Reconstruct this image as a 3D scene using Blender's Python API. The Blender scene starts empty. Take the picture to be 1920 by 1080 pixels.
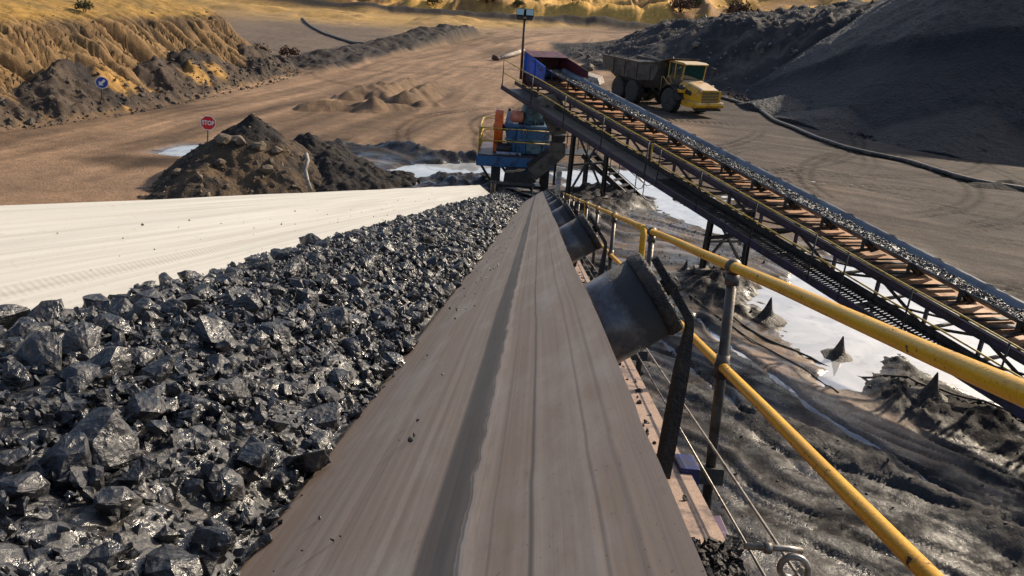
import bpy, bmesh, math, random
import numpy as np
from mathutils import Vector, Matrix, Euler

# ------------------------------------------------------------------ camera, sky, sun, exposure
scene = bpy.context.scene
COL = scene.collection
R = math.radians

cam_d = bpy.data.cameras.new('camera')
cam = bpy.data.objects.new('camera', cam_d)
COL.objects.link(cam)
cam_d.sensor_width = 36.0
cam_d.lens = 27.19
cam_d.clip_start = 0.02
cam_d.clip_end = 3000
CAM_H = 7.0
cam.location = (0, 0, CAM_H)
cam.rotation_euler = (Euler((R(69.5), 0, 0)).to_matrix() @ Matrix.Rotation(R(4.0), 3, 'Z')).to_euler()
scene.camera = cam

SUN_ELEV, SUN_AZ = R(30), R(50)          # azimuth measured clockwise from +Y (straight ahead)
world = bpy.data.worlds.new('World')
scene.world = world
world.use_nodes = True
wn, wl = world.node_tree.nodes, world.node_tree.links
wn.clear()
sky = wn.new('ShaderNodeTexSky')
sky.sky_type = 'NISHITA'
sky.sun_disc = False
sky.sun_elevation = SUN_ELEV
sky.sun_rotation = SUN_AZ
sky.air_density = 1.0
sky.dust_density = 2.0
bg = wn.new('ShaderNodeBackground')
bg.inputs['Strength'].default_value = 0.115
wo = wn.new('ShaderNodeOutputWorld')
wl.new(sky.outputs[0], bg.inputs['Color'])
wl.new(bg.outputs[0], wo.inputs['Surface'])

sun_d = bpy.data.lights.new('sun', 'SUN')
sun_d.energy = 4.7
sun_d.angle = R(1.2)
sun_d.color = (1.0, 0.85, 0.65)
sun = bpy.data.objects.new('sun', sun_d)
COL.objects.link(sun)
to_sun = Vector((math.sin(SUN_AZ) * math.cos(SUN_ELEV), math.cos(SUN_AZ) * math.cos(SUN_ELEV), math.sin(SUN_ELEV)))
sun.rotation_euler = to_sun.to_track_quat('Z', 'Y').to_euler()
sun.location = (40, 40, 40)

scene.view_settings.view_transform = 'Standard'
scene.view_settings.look = 'None'
scene.view_settings.exposure = 0.30
scene.view_settings.gamma = 1.0

# ------------------------------------------------------------------ helpers
rng = random.Random(7)
nrs = np.random.RandomState(11)


def hash01(ix, iy, seed):
    h = (ix.astype(np.int64) * 374761393 + iy.astype(np.int64) * 668265263 + seed * 1442695041) & 0xFFFFFFFF
    h = ((h ^ (h >> 13)) * 1274126177) & 0xFFFFFFFF
    h = h ^ (h >> 16)
    return (h & 0xFFFF) / 65535.0


def vnoise(x, y, seed=0):
    """smooth value noise in -1..1"""
    xi, yi = np.floor(x), np.floor(y)
    fx, fy = x - xi, y - yi
    fx = fx * fx * fx * (fx * (fx * 6 - 15) + 10)
    fy = fy * fy * fy * (fy * (fy * 6 - 15) + 10)
    a = hash01(xi, yi, seed)
    b = hash01(xi + 1, yi, seed)
    c = hash01(xi, yi + 1, seed)
    d = hash01(xi + 1, yi + 1, seed)
    return ((a * (1 - fx) + b * fx) * (1 - fy) + (c * (1 - fx) + d * fx) * fy) * 2 - 1


def fbm(x, y, seed=0, octv=4, gain=0.5):
    s = 0
    a = 1.0
    tot = 0
    for k in range(octv):
        s = s + a * vnoise(x * 2 ** k + 13.7 * k, y * 2 ** k - 7.3 * k, seed + k)
        tot += a
        a *= gain
    return s / tot


def sstep(a, b, x):
    t = np.clip((x - a) / (b - a), 0, 1)
    return t * t * (3 - 2 * t)


def poly_sd(x, y, poly):
    """signed distance to polygon, negative inside"""
    d = np.full(x.shape, 1e9)
    ins = np.zeros(x.shape, bool)
    n = len(poly)
    for i in range(n):
        x0, y0 = poly[i]
        x1, y1 = poly[(i + 1) % n]
        ex, ey = x1 - x0, y1 - y0
        t = np.clip(((x - x0) * ex + (y - y0) * ey) / (ex * ex + ey * ey + 1e-9), 0, 1)
        d = np.minimum(d, np.hypot(x - x0 - t * ex, y - y0 - t * ey))
        if abs(y1 - y0) > 1e-9:
            c = ((y0 > y) != (y1 > y)) & (x < ex * (y - y0) / ey + x0)
            ins ^= c
    return np.where(ins, -d, d)


def line_d(x, y, pts):
    d = np.full(x.shape, 1e9)
    for (x0, y0), (x1, y1) in zip(pts[:-1], pts[1:]):
        ex, ey = x1 - x0, y1 - y0
        t = np.clip(((x - x0) * ex + (y - y0) * ey) / (ex * ex + ey * ey), 0, 1)
        d = np.minimum(d, np.hypot(x - x0 - t * ex, y - y0 - t * ey))
    return d


def tag(o, label=None, cat=None, group=None, kind=None):
    if label: o['label'] = label
    if cat: o['category'] = cat
    if group: o['group'] = group
    if kind: o['kind'] = kind
    return o


def empty(name, loc, rot=None):
    o = bpy.data.objects.new(name, None)
    o.location = loc
    if rot: o.rotation_euler = rot
    o.empty_display_size = 0.2
    COL.objects.link(o)
    return o


def link(name, me, parent=None, mat=None):
    o = bpy.data.objects.new(name, me)
    if mat is not None and not me.materials: me.materials.append(mat)
    COL.objects.link(o)
    if parent: o.parent = parent
    return o


def np_mesh(name, verts, faces, smooth=False):
    """verts (n,3) array, faces (m,k) array"""
    me = bpy.data.meshes.new(name)
    verts = np.asarray(verts, np.float32)
    faces = np.asarray(faces, np.int32)
    k = faces.shape[1]
    me.vertices.add(len(verts))
    me.vertices.foreach_set('co', verts.ravel())
    me.loops.add(faces.size)
    me.loops.foreach_set('vertex_index', faces.ravel())
    me.polygons.add(len(faces))
    me.polygons.foreach_set('loop_start', np.arange(0, faces.size, k, dtype=np.int32))
    me.polygons.foreach_set('loop_total', np.full(len(faces), k, np.int32))
    me.polygons.foreach_set('use_smooth', np.full(len(faces), smooth, bool))
    me.update(calc_edges=True)
    me.validate()
    return me


def grid_mesh(name, X, Y, Z, smooth=True):
    ny, nx = X.shape
    v = np.stack([X, Y, Z], -1).reshape(-1, 3)
    i = np.arange((ny - 1) * (nx - 1))
    r, c = i // (nx - 1), i % (nx - 1)
    a = r * nx + c
    f = np.stack([a, a + 1, a + nx + 1, a + nx], 1)
    return np_mesh(name, v, f, smooth)


class MB:
    """collects shapes, builds ONE mesh object; coordinates are world unless the root is placed later"""

    def __init__(self):
        self.v, self.f, self.s = [], [], []

    def add(self, vs, fs, smooth=False):
        b = len(self.v)
        self.v += [tuple(p) for p in vs]
        self.f += [tuple(b + i for i in q) for q in fs]
        self.s += [smooth] * len(fs)
        return self

    def hexa(self, p):
        return self.add(p, [(0, 3, 2, 1), (4, 5, 6, 7), (0, 1, 5, 4), (1, 2, 6, 5), (2, 3, 7, 6), (3, 0, 4, 7)])

    def box(self, x0, x1, y0, y1, z0, z1, M=None):
        p = [Vector(q) for q in ((x0, y0, z0), (x1, y0, z0), (x1, y1, z0), (x0, y1, z0), (x0, y0, z1), (x1, y0, z1), (x1, y1, z1), (x0, y1, z1))]
        if M is not None: p = [M @ q for q in p]
        return self.hexa(p)

    def bar(self, a, b, w, h, up=(0, 0, 1)):
        """rectangular bar from a to b, w sideways, h along up"""
        a, b = Vector(a), Vector(b)
        d = (b - a).normalized()
        sd = d.cross(Vector(up))
        if sd.length < 1e-4: sd = d.cross(Vector((1, 0, 0)))
        sd.normalize()
        u = sd.cross(d).normalized()
        sd = sd * (w / 2)
        u = u * (h / 2)
        return self.hexa([a - sd - u, a + sd - u, b + sd - u, b - sd - u, a - sd + u, a + sd + u, b + sd + u, b - sd + u])

    def channel(self, a, b, w, h, t, up=(0, 0, 1), flip=1):
        """C section: web + two flanges"""
        a, b = Vector(a), Vector(b)
        d = (b - a).normalized()
        sd = d.cross(Vector(up)).normalized()
        u = sd.cross(d).normalized()
        self.bar(a, b, t, h - 2 * t - .002, up)
        o = sd * (flip * (w / 2 - t / 2))
        for k in (-1, 1):
            q = u * (k * (h / 2 - t / 2)) + o
            self.bar(a + q, b + q, w, t, up)
        return self

    def tube(self, pts, r, n=10, caps=True, closed=False):
        pts = [Vector(p) for p in pts]
        rs = r if isinstance(r, (list, tuple)) else [r] * len(pts)
        b = len(self.v)
        m = len(pts)
        ref = None
        for i, p in enumerate(pts):
            if closed: d = pts[(i + 1) % m] - pts[i - 1]
            else: d = pts[min(i + 1, m - 1)] - pts[max(i - 1, 0)]
            d.normalize()
            if ref is None:
                ref = d.orthogonal().normalized()
            ref = (ref - d * ref.dot(d))
            if ref.length < 1e-5: ref = d.orthogonal()
            ref.normalize()
            q = d.cross(ref)
            for k in range(n):
                t = 2 * math.pi * k / n
                self.v.append(tuple(p + (ref * math.cos(t) + q * math.sin(t)) * rs[i]))
        rings = m if closed else m - 1
        for i in range(rings):
            i2 = (i + 1) % m
            for k in range(n):
                k2 = (k + 1) % n
                self.f.append((b + i * n + k, b + i * n + k2, b + i2 * n + k2, b + i2 * n + k))
                self.s.append(True)
        if caps and not closed:
            self.f.append(tuple(b + k for k in reversed(range(n))))
            self.f.append(tuple(b + (m - 1) * n + k for k in range(n)))
            self.s += [False, False]
        return self

    def lathe(self, prof, o, axis, n=24, smooth=True, jag=0):
        """prof: list of (radius, distance along axis)"""
        o, axis = Vector(o), Vector(axis).normalized()
        e = axis.orthogonal().normalized()
        g = axis.cross(e)
        b = len(self.v)
        for (r, h) in prof:
            for k in range(n):
                t = 2 * math.pi * k / n
                rr = r * (1 + (jag * rng.uniform(-1, 1) if jag else 0))
                self.v.append(tuple(o + axis * h + (e * math.cos(t) + g * math.sin(t)) * rr))
        for i in range(len(prof) - 1):
            for k in range(n):
                k2 = (k + 1) % n
                self.f.append((b + i * n + k, b + i * n + k2, b + (i + 1) * n + k2, b + (i + 1) * n + k))
                self.s.append(smooth)
        if prof[0][0] > 1e-6:
            self.f.append(tuple(b + k for k in reversed(range(n))))
            self.s.append(False)
        if prof[-1][0] > 1e-6:
            self.f.append(tuple(b + (len(prof) - 1) * n + k for k in range(n)))
            self.s.append(False)
        return self

    def ball(self, o, r, n=12, m=8):
        return self.lathe([(max(r * math.sin(math.pi * i / m), 1e-7), -r * math.cos(math.pi * i / m)) for i in range(m + 1)], o, (0, 0, 1), n)

    def prism(self, poly, a0, a1, plane='xz'):
        """polygon extruded along the missing axis from a0 to a1"""
        def P(u, w, a):
            return {'xz': (u, a, w), 'xy': (u, w, a), 'yz': (a, u, w)}[plane]
        n = len(poly)
        vs = [P(u, w, a0) for u, w in poly] + [P(u, w, a1) for u, w in poly]
        fs = [tuple(range(n)), tuple(reversed(range(n, 2 * n)))] + [(i, i + n, (i + 1) % n + n, (i + 1) % n) for i in range(n)]
        return self.add(vs, fs)

    def mesh(self, name, origin=(0, 0, 0), bevel=0):
        o = Vector(origin)
        me = bpy.data.meshes.new(name)
        me.from_pydata([tuple(Vector(p) - o) for p in self.v], [], self.f)
        me.polygons.foreach_set('use_smooth', self.s)
        bm = bmesh.new()
        bm.from_mesh(me)
        bmesh.ops.recalc_face_normals(bm, faces=bm.faces)
        if bevel:
            es = [e for e in bm.edges if len(e.link_faces) == 2 and e.calc_face_angle(0) > 0.6]
            bmesh.ops.bevel(bm, geom=es, offset=bevel, segments=2, affect='EDGES', profile=0.6, clamp_overlap=True)
        bm.to_mesh(me)
        bm.free()
        me.update()
        return me

    def build(self, name, mat, parent=None, bevel=0):
        """root location is subtracted so a child of an Empty placed at L keeps its world place"""
        o = Vector((0, 0, 0))
        p = parent
        while p is not None:
            if not p.get('_local'): o = o + Vector(p.location)
            p = p.parent
        me = self.mesh(name, o, bevel)
        me.materials.append(mat)
        return link(name, me, parent)


# ------------------------------------------------------------------ materials (procedural)
def nodes_of(m):
    m.use_nodes = True
    nt = m.node_tree
    nt.nodes.clear()
    out = nt.nodes.new('ShaderNodeOutputMaterial')
    b = nt.nodes.new('ShaderNodeBsdfPrincipled')
    nt.links.new(b.outputs[0], out.inputs[0])
    return nt, b


def N(nt, typ, **kw):
    n = nt.nodes.new(typ)
    for k, v in kw.items():
        if k in n.inputs: n.inputs[k].default_value = v
        else: setattr(n, k, v)
    return n


def mixc(nt, fac, a, b, mode='MIX'):
    n = nt.nodes.new('ShaderNodeMix')
    n.data_type = 'RGBA'
    n.blend_type = mode
    for i, val in ((0, fac), (6, a), (7, b)):
        if isinstance(val, bpy.types.NodeSocket): nt.links.new(val, n.inputs[i])
        elif i == 0: n.inputs[0].default_value = val
        else: n.inputs[i].default_value = (*val[:3], 1)
    return n.outputs[2]


def ramp(nt, src, a, b, lo=0.0, hi=1.0):
    n = nt.nodes.new('ShaderNodeMapRange')
    nt.links.new(src, n.inputs[0])
    n.inputs[1].default_value = a
    n.inputs[2].default_value = b
    n.inputs[3].default_value = lo
    n.inputs[4].default_value = hi
    return n.outputs[0]


def bump(nt, bsdf, src, strength, dist, prev=None):
    n = nt.nodes.new('ShaderNodeBump')
    n.inputs['Strength'].default_value = strength
    n.inputs['Distance'].default_value = dist
    nt.links.new(src, n.inputs['Height'])
    if prev: nt.links.new(prev, n.inputs['Normal'])
    nt.links.new(n.outputs[0], bsdf.inputs['Normal'])
    return n.outputs[0]


def mat(name, col, rough=0.6, metal=0.0, dirt=None, dirt_amt=0.5, scale=6.0, bump_s=0.25, bump_d=0.01, spec=0.5, dust=None, dust_amt=0.0, world_co=True, fine=40.0):
    """painted or bare surface with blotchy wear, fine grain and optional dust settled on upward faces"""
    m = bpy.data.materials.new(name)
    nt, b = nodes_of(m)
    co = N(nt, 'ShaderNodeNewGeometry').outputs['Position'] if world_co else N(nt, 'ShaderNodeTexCoord').outputs['Object']
    n1 = N(nt, 'ShaderNodeTexNoise', Scale=scale, Detail=6.0, Roughness=0.65)
    nt.links.new(co, n1.inputs['Vector'])
    n2 = N(nt, 'ShaderNodeTexNoise', Scale=fine, Detail=3.0, Roughness=0.6)
    nt.links.new(co, n2.inputs['Vector'])
    c = mixc(nt, ramp(nt, n2.outputs[0], 0.3, 0.7), tuple(x * 0.8 for x in col), tuple(min(1, x * 1.15) for x in col))
    if dirt:
        c = mixc(nt, ramp(nt, n1.outputs[0], 0.62 - 0.3 * dirt_amt, 0.70 - 0.2 * dirt_amt), c, dirt)
    if dust:
        g = N(nt, 'ShaderNodeNewGeometry')
        sp = N(nt, 'ShaderNodeSeparateXYZ')
        nt.links.new(g.outputs['Normal'], sp.inputs[0])
        up = ramp(nt, sp.outputs[2], 0.45, 0.95, 0, dust_amt)
        mu = N(nt, 'ShaderNodeMath', operation='MULTIPLY')
        nt.links.new(up, mu.inputs[0])
        nt.links.new(ramp(nt, n1.outputs[0], 0.25, 0.6, 0.4, 1.0), mu.inputs[1])
        c = mixc(nt, mu.outputs[0], c, dust)
    nt.links.new(c, b.inputs['Base Color'])
    nt.links.new(ramp(nt, n1.outputs[0], 0.3, 0.7, max(0.03, rough - 0.12), min(1, rough + 0.12)), b.inputs['Roughness'])
    b.inputs['Metallic'].default_value = metal
    b.inputs['Specular IOR Level'].default_value = spec
    if bump_s:
        ad = N(nt, 'ShaderNodeMath', operation='ADD')
        nt.links.new(n1.outputs[0], ad.inputs[0])
        nt.links.new(n2.outputs[0], ad.inputs[1])
        bump(nt, b, ad.outputs[0], bump_s, bump_d)
    return m


DUST = (0.36, 0.27, 0.19)
M = {}
M['black_steel'] = mat('black_steel', (0.018, 0.017, 0.018), 0.55, 0.0, (0.05, 0.042, 0.036), 0.5, 9, 0.4, 0.01)
M['purple_steel'] = mat('purple_steel', (0.05, 0.042, 0.085), 0.5, 0.0, (0.035, 0.028, 0.028), 0.55, 5, 0.3, 0.01, dust=(0.16, 0.12, 0.10), dust_amt=0.5)
M['blue_steel'] = mat('blue_steel', (0.05, 0.15, 0.31), 0.45, 0.0, (0.025, 0.05, 0.09), 0.38, 3, 0.2, 0.01, dust=(0.14, 0.13, 0.13), dust_amt=0.55)
M['bright_blue'] = mat('bright_blue', (0.02, 0.12, 0.60), 0.45, 0.0, (0.015, 0.03, 0.09), 0.35, 3, 0.2, 0.01)
M['blue_grey'] = mat('blue_grey', (0.13, 0.24, 0.29), 0.5, 0.0, (0.05, 0.07, 0.08), 0.5, 4, 0.3, 0.01, dust=(0.2, 0.2, 0.2), dust_amt=0.5)
M['dark_red'] = mat('dark_red', (0.10, 0.015, 0.018), 0.5, 0.0, (0.03, 0.012, 0.012), 0.45, 4, 0.2, 0.01)
M['orange'] = mat('orange', (0.88, 0.15, 0.015), 0.45, 0.0, (0.6, 0.09, 0.015), 0.35, 5, 0.2, 0.01)
M['salmon'] = mat('salmon', (0.78, 0.27, 0.16), 0.5, 0.0, (0.5, 0.15, 0.08), 0.4, 6, 0.2, 0.01)
M['lilac'] = mat('lilac', (0.34, 0.36, 0.46), 0.5, 0.0, (0.14, 0.14, 0.18), 0.4, 6, 0.2, 0.01)
M['yellow_thin'] = mat('yellow_thin', (0.62, 0.40, 0.05), 0.45, 0.0, (0.20, 0.14, 0.05), 0.35, 8, 0.2, 0.005)
M['grey_pipe'] = mat('grey_pipe', (0.085, 0.08, 0.078), 0.42, 0.35, (0.04, 0.035, 0.032), 0.5, 12, 0.35, 0.004, dust=(0.30, 0.22, 0.14), dust_amt=0.5)
M['galv'] = mat('galv', (0.36, 0.33, 0.29), 0.4, 0.6, (0.2, 0.16, 0.12), 0.4, 30, 0.3, 0.002)
M['chute'] = mat('chute', (0.15, 0.128, 0.108), 0.55, 0.1, (0.07, 0.06, 0.052), 0.55, 3, 0.4, 0.02, dust=DUST, dust_amt=0.3)
M['rubber'] = mat('rubber', (0.022, 0.022, 0.024), 0.75, 0.0, (0.075, 0.062, 0.05), 0.5, 5, 0.5, 0.02, dust=(0.13, 0.10, 0.08), dust_amt=0.4)
M['hose'] = mat('hose', (0.03, 0.028, 0.027), 0.5, 0.0, (0.14, 0.11, 0.085), 0.45, 3, 0.3, 0.01, dust=(0.22, 0.17, 0.13), dust_amt=0.8)
M['pale_hose'] = mat('pale_hose', (0.33, 0.29, 0.25), 0.6, 0.0, (0.14, 0.11, 0.09), 0.4, 5, 0.3, 0.01)
M['cream'] = mat('cream', (0.62, 0.58, 0.48), 0.5, 0.0, (0.25, 0.2, 0.15), 0.35, 6, 0.2, 0.005)
M['concrete'] = mat('concrete', (0.40, 0.35, 0.31), 0.8, 0.0, (0.2, 0.16, 0.13), 0.5, 3, 0.5, 0.03)
M['return_belt'] = mat('return_belt', (0.46, 0.22, 0.095), 0.7, 0.0, (0.20, 0.10, 0.05), 0.4, 2.0, 0.2, 0.01)
M['far_belt'] = mat('far_belt', (0.17, 0.185, 0.21), 0.5, 0.0, (0.11, 0.115, 0.13), 0.5, 1.5, 0.15, 0.005)
M['mud'] = mat('mud', (0.030, 0.026, 0.025), 0.55, 0.0, (0.085, 0.066, 0.052), 0.5, 3.5, 0.8, 0.05, fine=25)
M['caked_mud'] = mat('caked_mud', (0.020, 0.018, 0.018), 0.6, 0.0, (0.06, 0.046, 0.037), 0.45, 18, 1.0, 0.012, fine=90)
M['tan_plate'] = mat('tan_plate', (0.36, 0.25, 0.19), 0.6, 0.0, (0.14, 0.10, 0.09), 0.4, 9, 0.3, 0.004, fine=120)
M['lilac_plate'] = mat('lilac_plate', (0.20, 0.14, 0.20), 0.5, 0.0, (0.42, 0.38, 0.46), 0.25, 14, 0.2, 0.003)
M['box_blue'] = mat('box_blue', (0.012, 0.022, 0.16), 0.4, 0.0, (0.02, 0.02, 0.05), 0.35, 12, 0.1, 0.002)
M['rock'] = mat('rock', (0.20, 0.17, 0.14), 0.85, 0.0, (0.10, 0.08, 0.065), 0.5, 3, 0.6, 0.03)
M['bank_stone'] = mat('bank_stone', (0.10, 0.078, 0.060), 0.85, 0.0, (0.05, 0.04, 0.034), 0.5, 3, 0.6, 0.03)
M['pale_rock'] = mat('pale_rock', (0.165, 0.122, 0.080), 0.85, 0.0, (0.09, 0.07, 0.05), 0.5, 3, 0.6, 0.03)
M['white_sign'] = mat('white_sign', (0.78, 0.78, 0.76), 0.45, 0, (0.5, 0.47, 0.42), 0.2, 8, 0, 0)
M['red_sign'] = mat('red_sign', (0.62, 0.02, 0.025), 0.4, 0, (0.4, 0.02, 0.02), 0.25, 6, 0, 0)
M['blue_sign'] = mat('blue_sign', (0.012, 0.05, 0.34), 0.4, 0, (0.012, 0.035, 0.2), 0.25, 6, 0, 0)
M['truck_yellow'] = mat('truck_yellow', (0.80, 0.40, 0.015), 0.42, 0.0, (0.42, 0.20, 0.03), 0.35, 1.6, 0.15, 0.01, dust=(0.62, 0.52, 0.42), dust_amt=0.75)
M['truck_body'] = mat('truck_body', (0.085, 0.075, 0.066), 0.6, 0.1, (0.045, 0.04, 0.037), 0.5, 1.2, 0.4, 0.02, dust=(0.30, 0.26, 0.23), dust_amt=0.5)
M['truck_tan'] = mat('truck_tan', (0.13, 0.10, 0.065), 0.6, 0.0, (0.06, 0.048, 0.04), 0.5, 1.4, 0.3, 0.02)
M['cab_dust'] = mat('cab_dust', (0.60, 0.36, 0.08), 0.5, 0.0, (0.36, 0.22, 0.08), 0.35, 3, 0.15, 0.01, dust=(0.60, 0.50, 0.37), dust_amt=0.75)
M['dark_trim'] = mat('dark_trim', (0.014, 0.014, 0.015), 0.5, 0, (0.045, 0.04, 0.036), 0.4, 3, 0.2, 0.01)
M['rim'] = mat('rim', (0.06, 0.055, 0.05), 0.6, 0, (0.03, 0.028, 0.026), 0.5, 4, 0.3, 0.01)


def glass_mat(name, col, rough=0.06):
    m = bpy.data.materials.new(name)
    nt, b = nodes_of(m)
    b.inputs['Base Color'].default_value = (*col, 1)
    b.inputs['Roughness'].default_value = rough
    b.inputs['Specular IOR Level'].default_value = 0.8
    b.inputs['Coat Weight'].default_value = 0.6
    b.inputs['Coat Roughness'].default_value = 0.04
    return m


M['green_glass'] = glass_mat('green_glass', (0.012, 0.045, 0.038))
M['lamp_glass'] = glass_mat('lamp_glass', (0.45, 0.58, 0.56), 0.1)


def yellow_paint():
    """thick yellow pipe paint, chipped to dark rust, dust on top"""
    m = bpy.data.materials.new('chipped_yellow_paint')
    nt, b = nodes_of(m)
    co = N(nt, 'ShaderNodeNewGeometry').outputs['Position']
    n1 = N(nt, 'ShaderNodeTexNoise', Scale=26.0, Detail=7.0, Roughness=0.7)
    nt.links.new(co, n1.inputs['Vector'])
    n2 = N(nt, 'ShaderNodeTexNoise', Scale=5.0, Detail=4.0, Roughness=0.6)
    nt.links.new(co, n2.inputs['Vector'])
    n3 = N(nt, 'ShaderNodeTexNoise', Scale=140.0, Detail=2.0)
    nt.links.new(co, n3.inputs['Vector'])
    c = mixc(nt, ramp(nt, n2.outputs[0], 0.35, 0.7), (0.80, 0.43, 0.010), (0.68, 0.33, 0.010))
    c = mixc(nt, ramp(nt, n3.outputs[0], 0.5, 0.75, 0, 0.5), c, (0.30, 0.14, 0.015))
    ad = N(nt, 'ShaderNodeMath', operation='ADD')
    nt.links.new(n1.outputs[0], ad.inputs[0])
    nt.links.new(ramp(nt, n2.outputs[0], 0.3, 0.7, -0.08, 0.10), ad.inputs[1])
    chip = ramp(nt, ad.outputs[0], 0.645, 0.66)
    c = mixc(nt, chip, c, (0.07, 0.035, 0.015))
    nt.links.new(c, b.inputs['Base Color'])
    nt.links.new(ramp(nt, chip, 0, 1, 0.34, 0.8), b.inputs['Roughness'])
    sub = N(nt, 'ShaderNodeMath', operation='SUBTRACT')
    nt.links.new(n3.outputs[0], sub.inputs[0])
    nt.links.new(chip, sub.inputs[1])
    bump(nt, b, sub.outputs[0], 0.35, 0.0025)
    return m


M['yellow_rail'] = yellow_paint()


def coal_mat():
    """fractured coal: near black, flat shiny breaks between dull dusty ones"""
    m = bpy.data.materials.new('fractured_coal')
    nt, b = nodes_of(m)
    g = N(nt, 'ShaderNodeNewGeometry')
    co = g.outputs['Position']
    n1 = N(nt, 'ShaderNodeTexNoise', Scale=34.0, Detail=5.0, Roughness=0.62)
    nt.links.new(co, n1.inputs['Vector'])
    vo = N(nt, 'ShaderNodeTexVoronoi', Scale=95.0)
    nt.links.new(co, vo.inputs['Vector'])
    n2 = N(nt, 'ShaderNodeTexNoise', Scale=9.0, Detail=3.0)
    nt.links.new(co, n2.inputs['Vector'])
    c = mixc(nt, ramp(nt, n1.outputs[0], 0.35, 0.65), (0.009, 0.010, 0.013), (0.030, 0.032, 0.040))
    c = mixc(nt, ramp(nt, n2.outputs[0], 0.55, 0.75, 0, 0.6), c, (0.070, 0.060, 0.050))
    nt.links.new(c, b.inputs['Base Color'])
    nt.links.new(ramp(nt, n1.outputs[0], 0.38, 0.58, 0.17, 0.68), b.inputs['Roughness'])
    b.inputs['Specular IOR Level'].default_value = 0.85
    h = N(nt, 'ShaderNodeMath', operation='MULTIPLY')
    nt.links.new(vo.outputs['Distance'], h.inputs[0])
    nt.links.new(n1.outputs[0], h.inputs[1])
    p = bump(nt, b, h.outputs[0], 0.45, 0.010)
    bump(nt, b, n1.outputs[0], 0.5, 0.012, p)
    return m


M['coal'] = coal_mat()


def coal_pile_mat():
    m = bpy.data.materials.new('small_coal')
    nt, b = nodes_of(m)
    co = N(nt, 'ShaderNodeNewGeometry').outputs['Position']
    vo = N(nt, 'ShaderNodeTexVoronoi', Scale=4.2)
    nt.links.new(co, vo.inputs['Vector'])
    n1 = N(nt, 'ShaderNodeTexNoise', Scale=0.25, Detail=6.0, Roughness=0.7)
    nt.links.new(co, n1.inputs['Vector'])
    n2 = N(nt, 'ShaderNodeTexNoise', Scale=5.0, Detail=5.0, Roughness=0.75)
    nt.links.new(co, n2.inputs['Vector'])
    c = mixc(nt, ramp(nt, n1.outputs[0], 0.35, 0.65), (0.011, 0.013, 0.020), (0.021, 0.024, 0.034))
    c = mixc(nt, ramp(nt, n2.outputs[0], 0.58, 0.72, 0, 0.7), c, (0.050, 0.055, 0.070))
    nt.links.new(c, b.inputs['Base Color'])
    b.inputs['Roughness'].default_value = 0.6
    p = bump(nt, b, vo.outputs['Distance'], 1.0, 0.30)
    bump(nt, b, n2.outputs[0], 1.0, 0.35, p)
    return m


M['coal_pile'] = coal_pile_mat()


def terrain_mat():
    m = bpy.data.materials.new('mine_ground')
    nt, b = nodes_of(m)
    co = N(nt, 'ShaderNodeNewGeometry').outputs['Position']
    at = N(nt, 'ShaderNodeAttribute', attribute_name='soil')
    wt = N(nt, 'ShaderNodeAttribute', attribute_name='wet')
    n1 = N(nt, 'ShaderNodeTexNoise', Scale=1.3, Detail=8.0, Roughness=0.68)
    n2 = N(nt, 'ShaderNodeTexNoise', Scale=11.0, Detail=6.0, Roughness=0.7)
    n3 = N(nt, 'ShaderNodeTexNoise', Scale=0.22, Detail=4.0, Roughness=0.6)
    vo = N(nt, 'ShaderNodeTexVoronoi', Scale=7.0, Randomness=1.0)
    for n in (n1, n2, n3, vo): nt.links.new(co, n.inputs['Vector'])
    c = mixc(nt, ramp(nt, n1.outputs[0], 0.32, 0.68), (0.70, 0.70, 0.72), (1.22, 1.20, 1.17))
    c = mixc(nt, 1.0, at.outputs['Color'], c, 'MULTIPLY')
    d = mixc(nt, ramp(nt, n2.outputs[0], 0.35, 0.65), (0.72, 0.72, 0.73), (1.2, 1.19, 1.17))
    c = mixc(nt, 1.0, c, d, 'MULTIPLY')
    e = mixc(nt, ramp(nt, n3.outputs[0], 0.35, 0.65), (0.86, 0.86, 0.88), (1.12, 1.10, 1.07))
    c = mixc(nt, 1.0, c, e, 'MULTIPLY')
    # small stones
    st = ramp(nt, vo.outputs['Distance'], 0.10, 0.16, 0.35, 0.0)
    c = mixc(nt, st, c, (0.30, 0.25, 0.20))
    nt.links.new(c, b.inputs['Base Color'])
    w = N(nt, 'ShaderNodeMath', operation='MULTIPLY')
    nt.links.new(wt.outputs['Fac'], w.inputs[0])
    nt.links.new(ramp(nt, n1.outputs[0], 0.62, 0.38), w.inputs[1])
    nt.links.new(ramp(nt, w.outputs[0], 0.0, 0.65, 0.85, 0.20), b.inputs['Roughness'])
    nt.links.new(ramp(nt, w.outputs[0], 0.0, 0.8, 0.2, 0.55), b.inputs['Specular IOR Level'])
    ad = N(nt, 'ShaderNodeMath', operation='ADD')
    nt.links.new(n2.outputs[0], ad.inputs[0])
    nt.links.new(n1.outputs[0], ad.inputs[1])
    dry = N(nt, 'ShaderNodeMath', operation='MULTIPLY')
    nt.links.new(ad.outputs[0], dry.inputs[0])
    nt.links.new(ramp(nt, wt.outputs['Fac'], 0.0, 1.0, 1.0, 0.14), dry.inputs[1])
    bump(nt, b, dry.outputs[0], 0.75, 0.07)
    return m


M['ground'] = terrain_mat()


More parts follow.
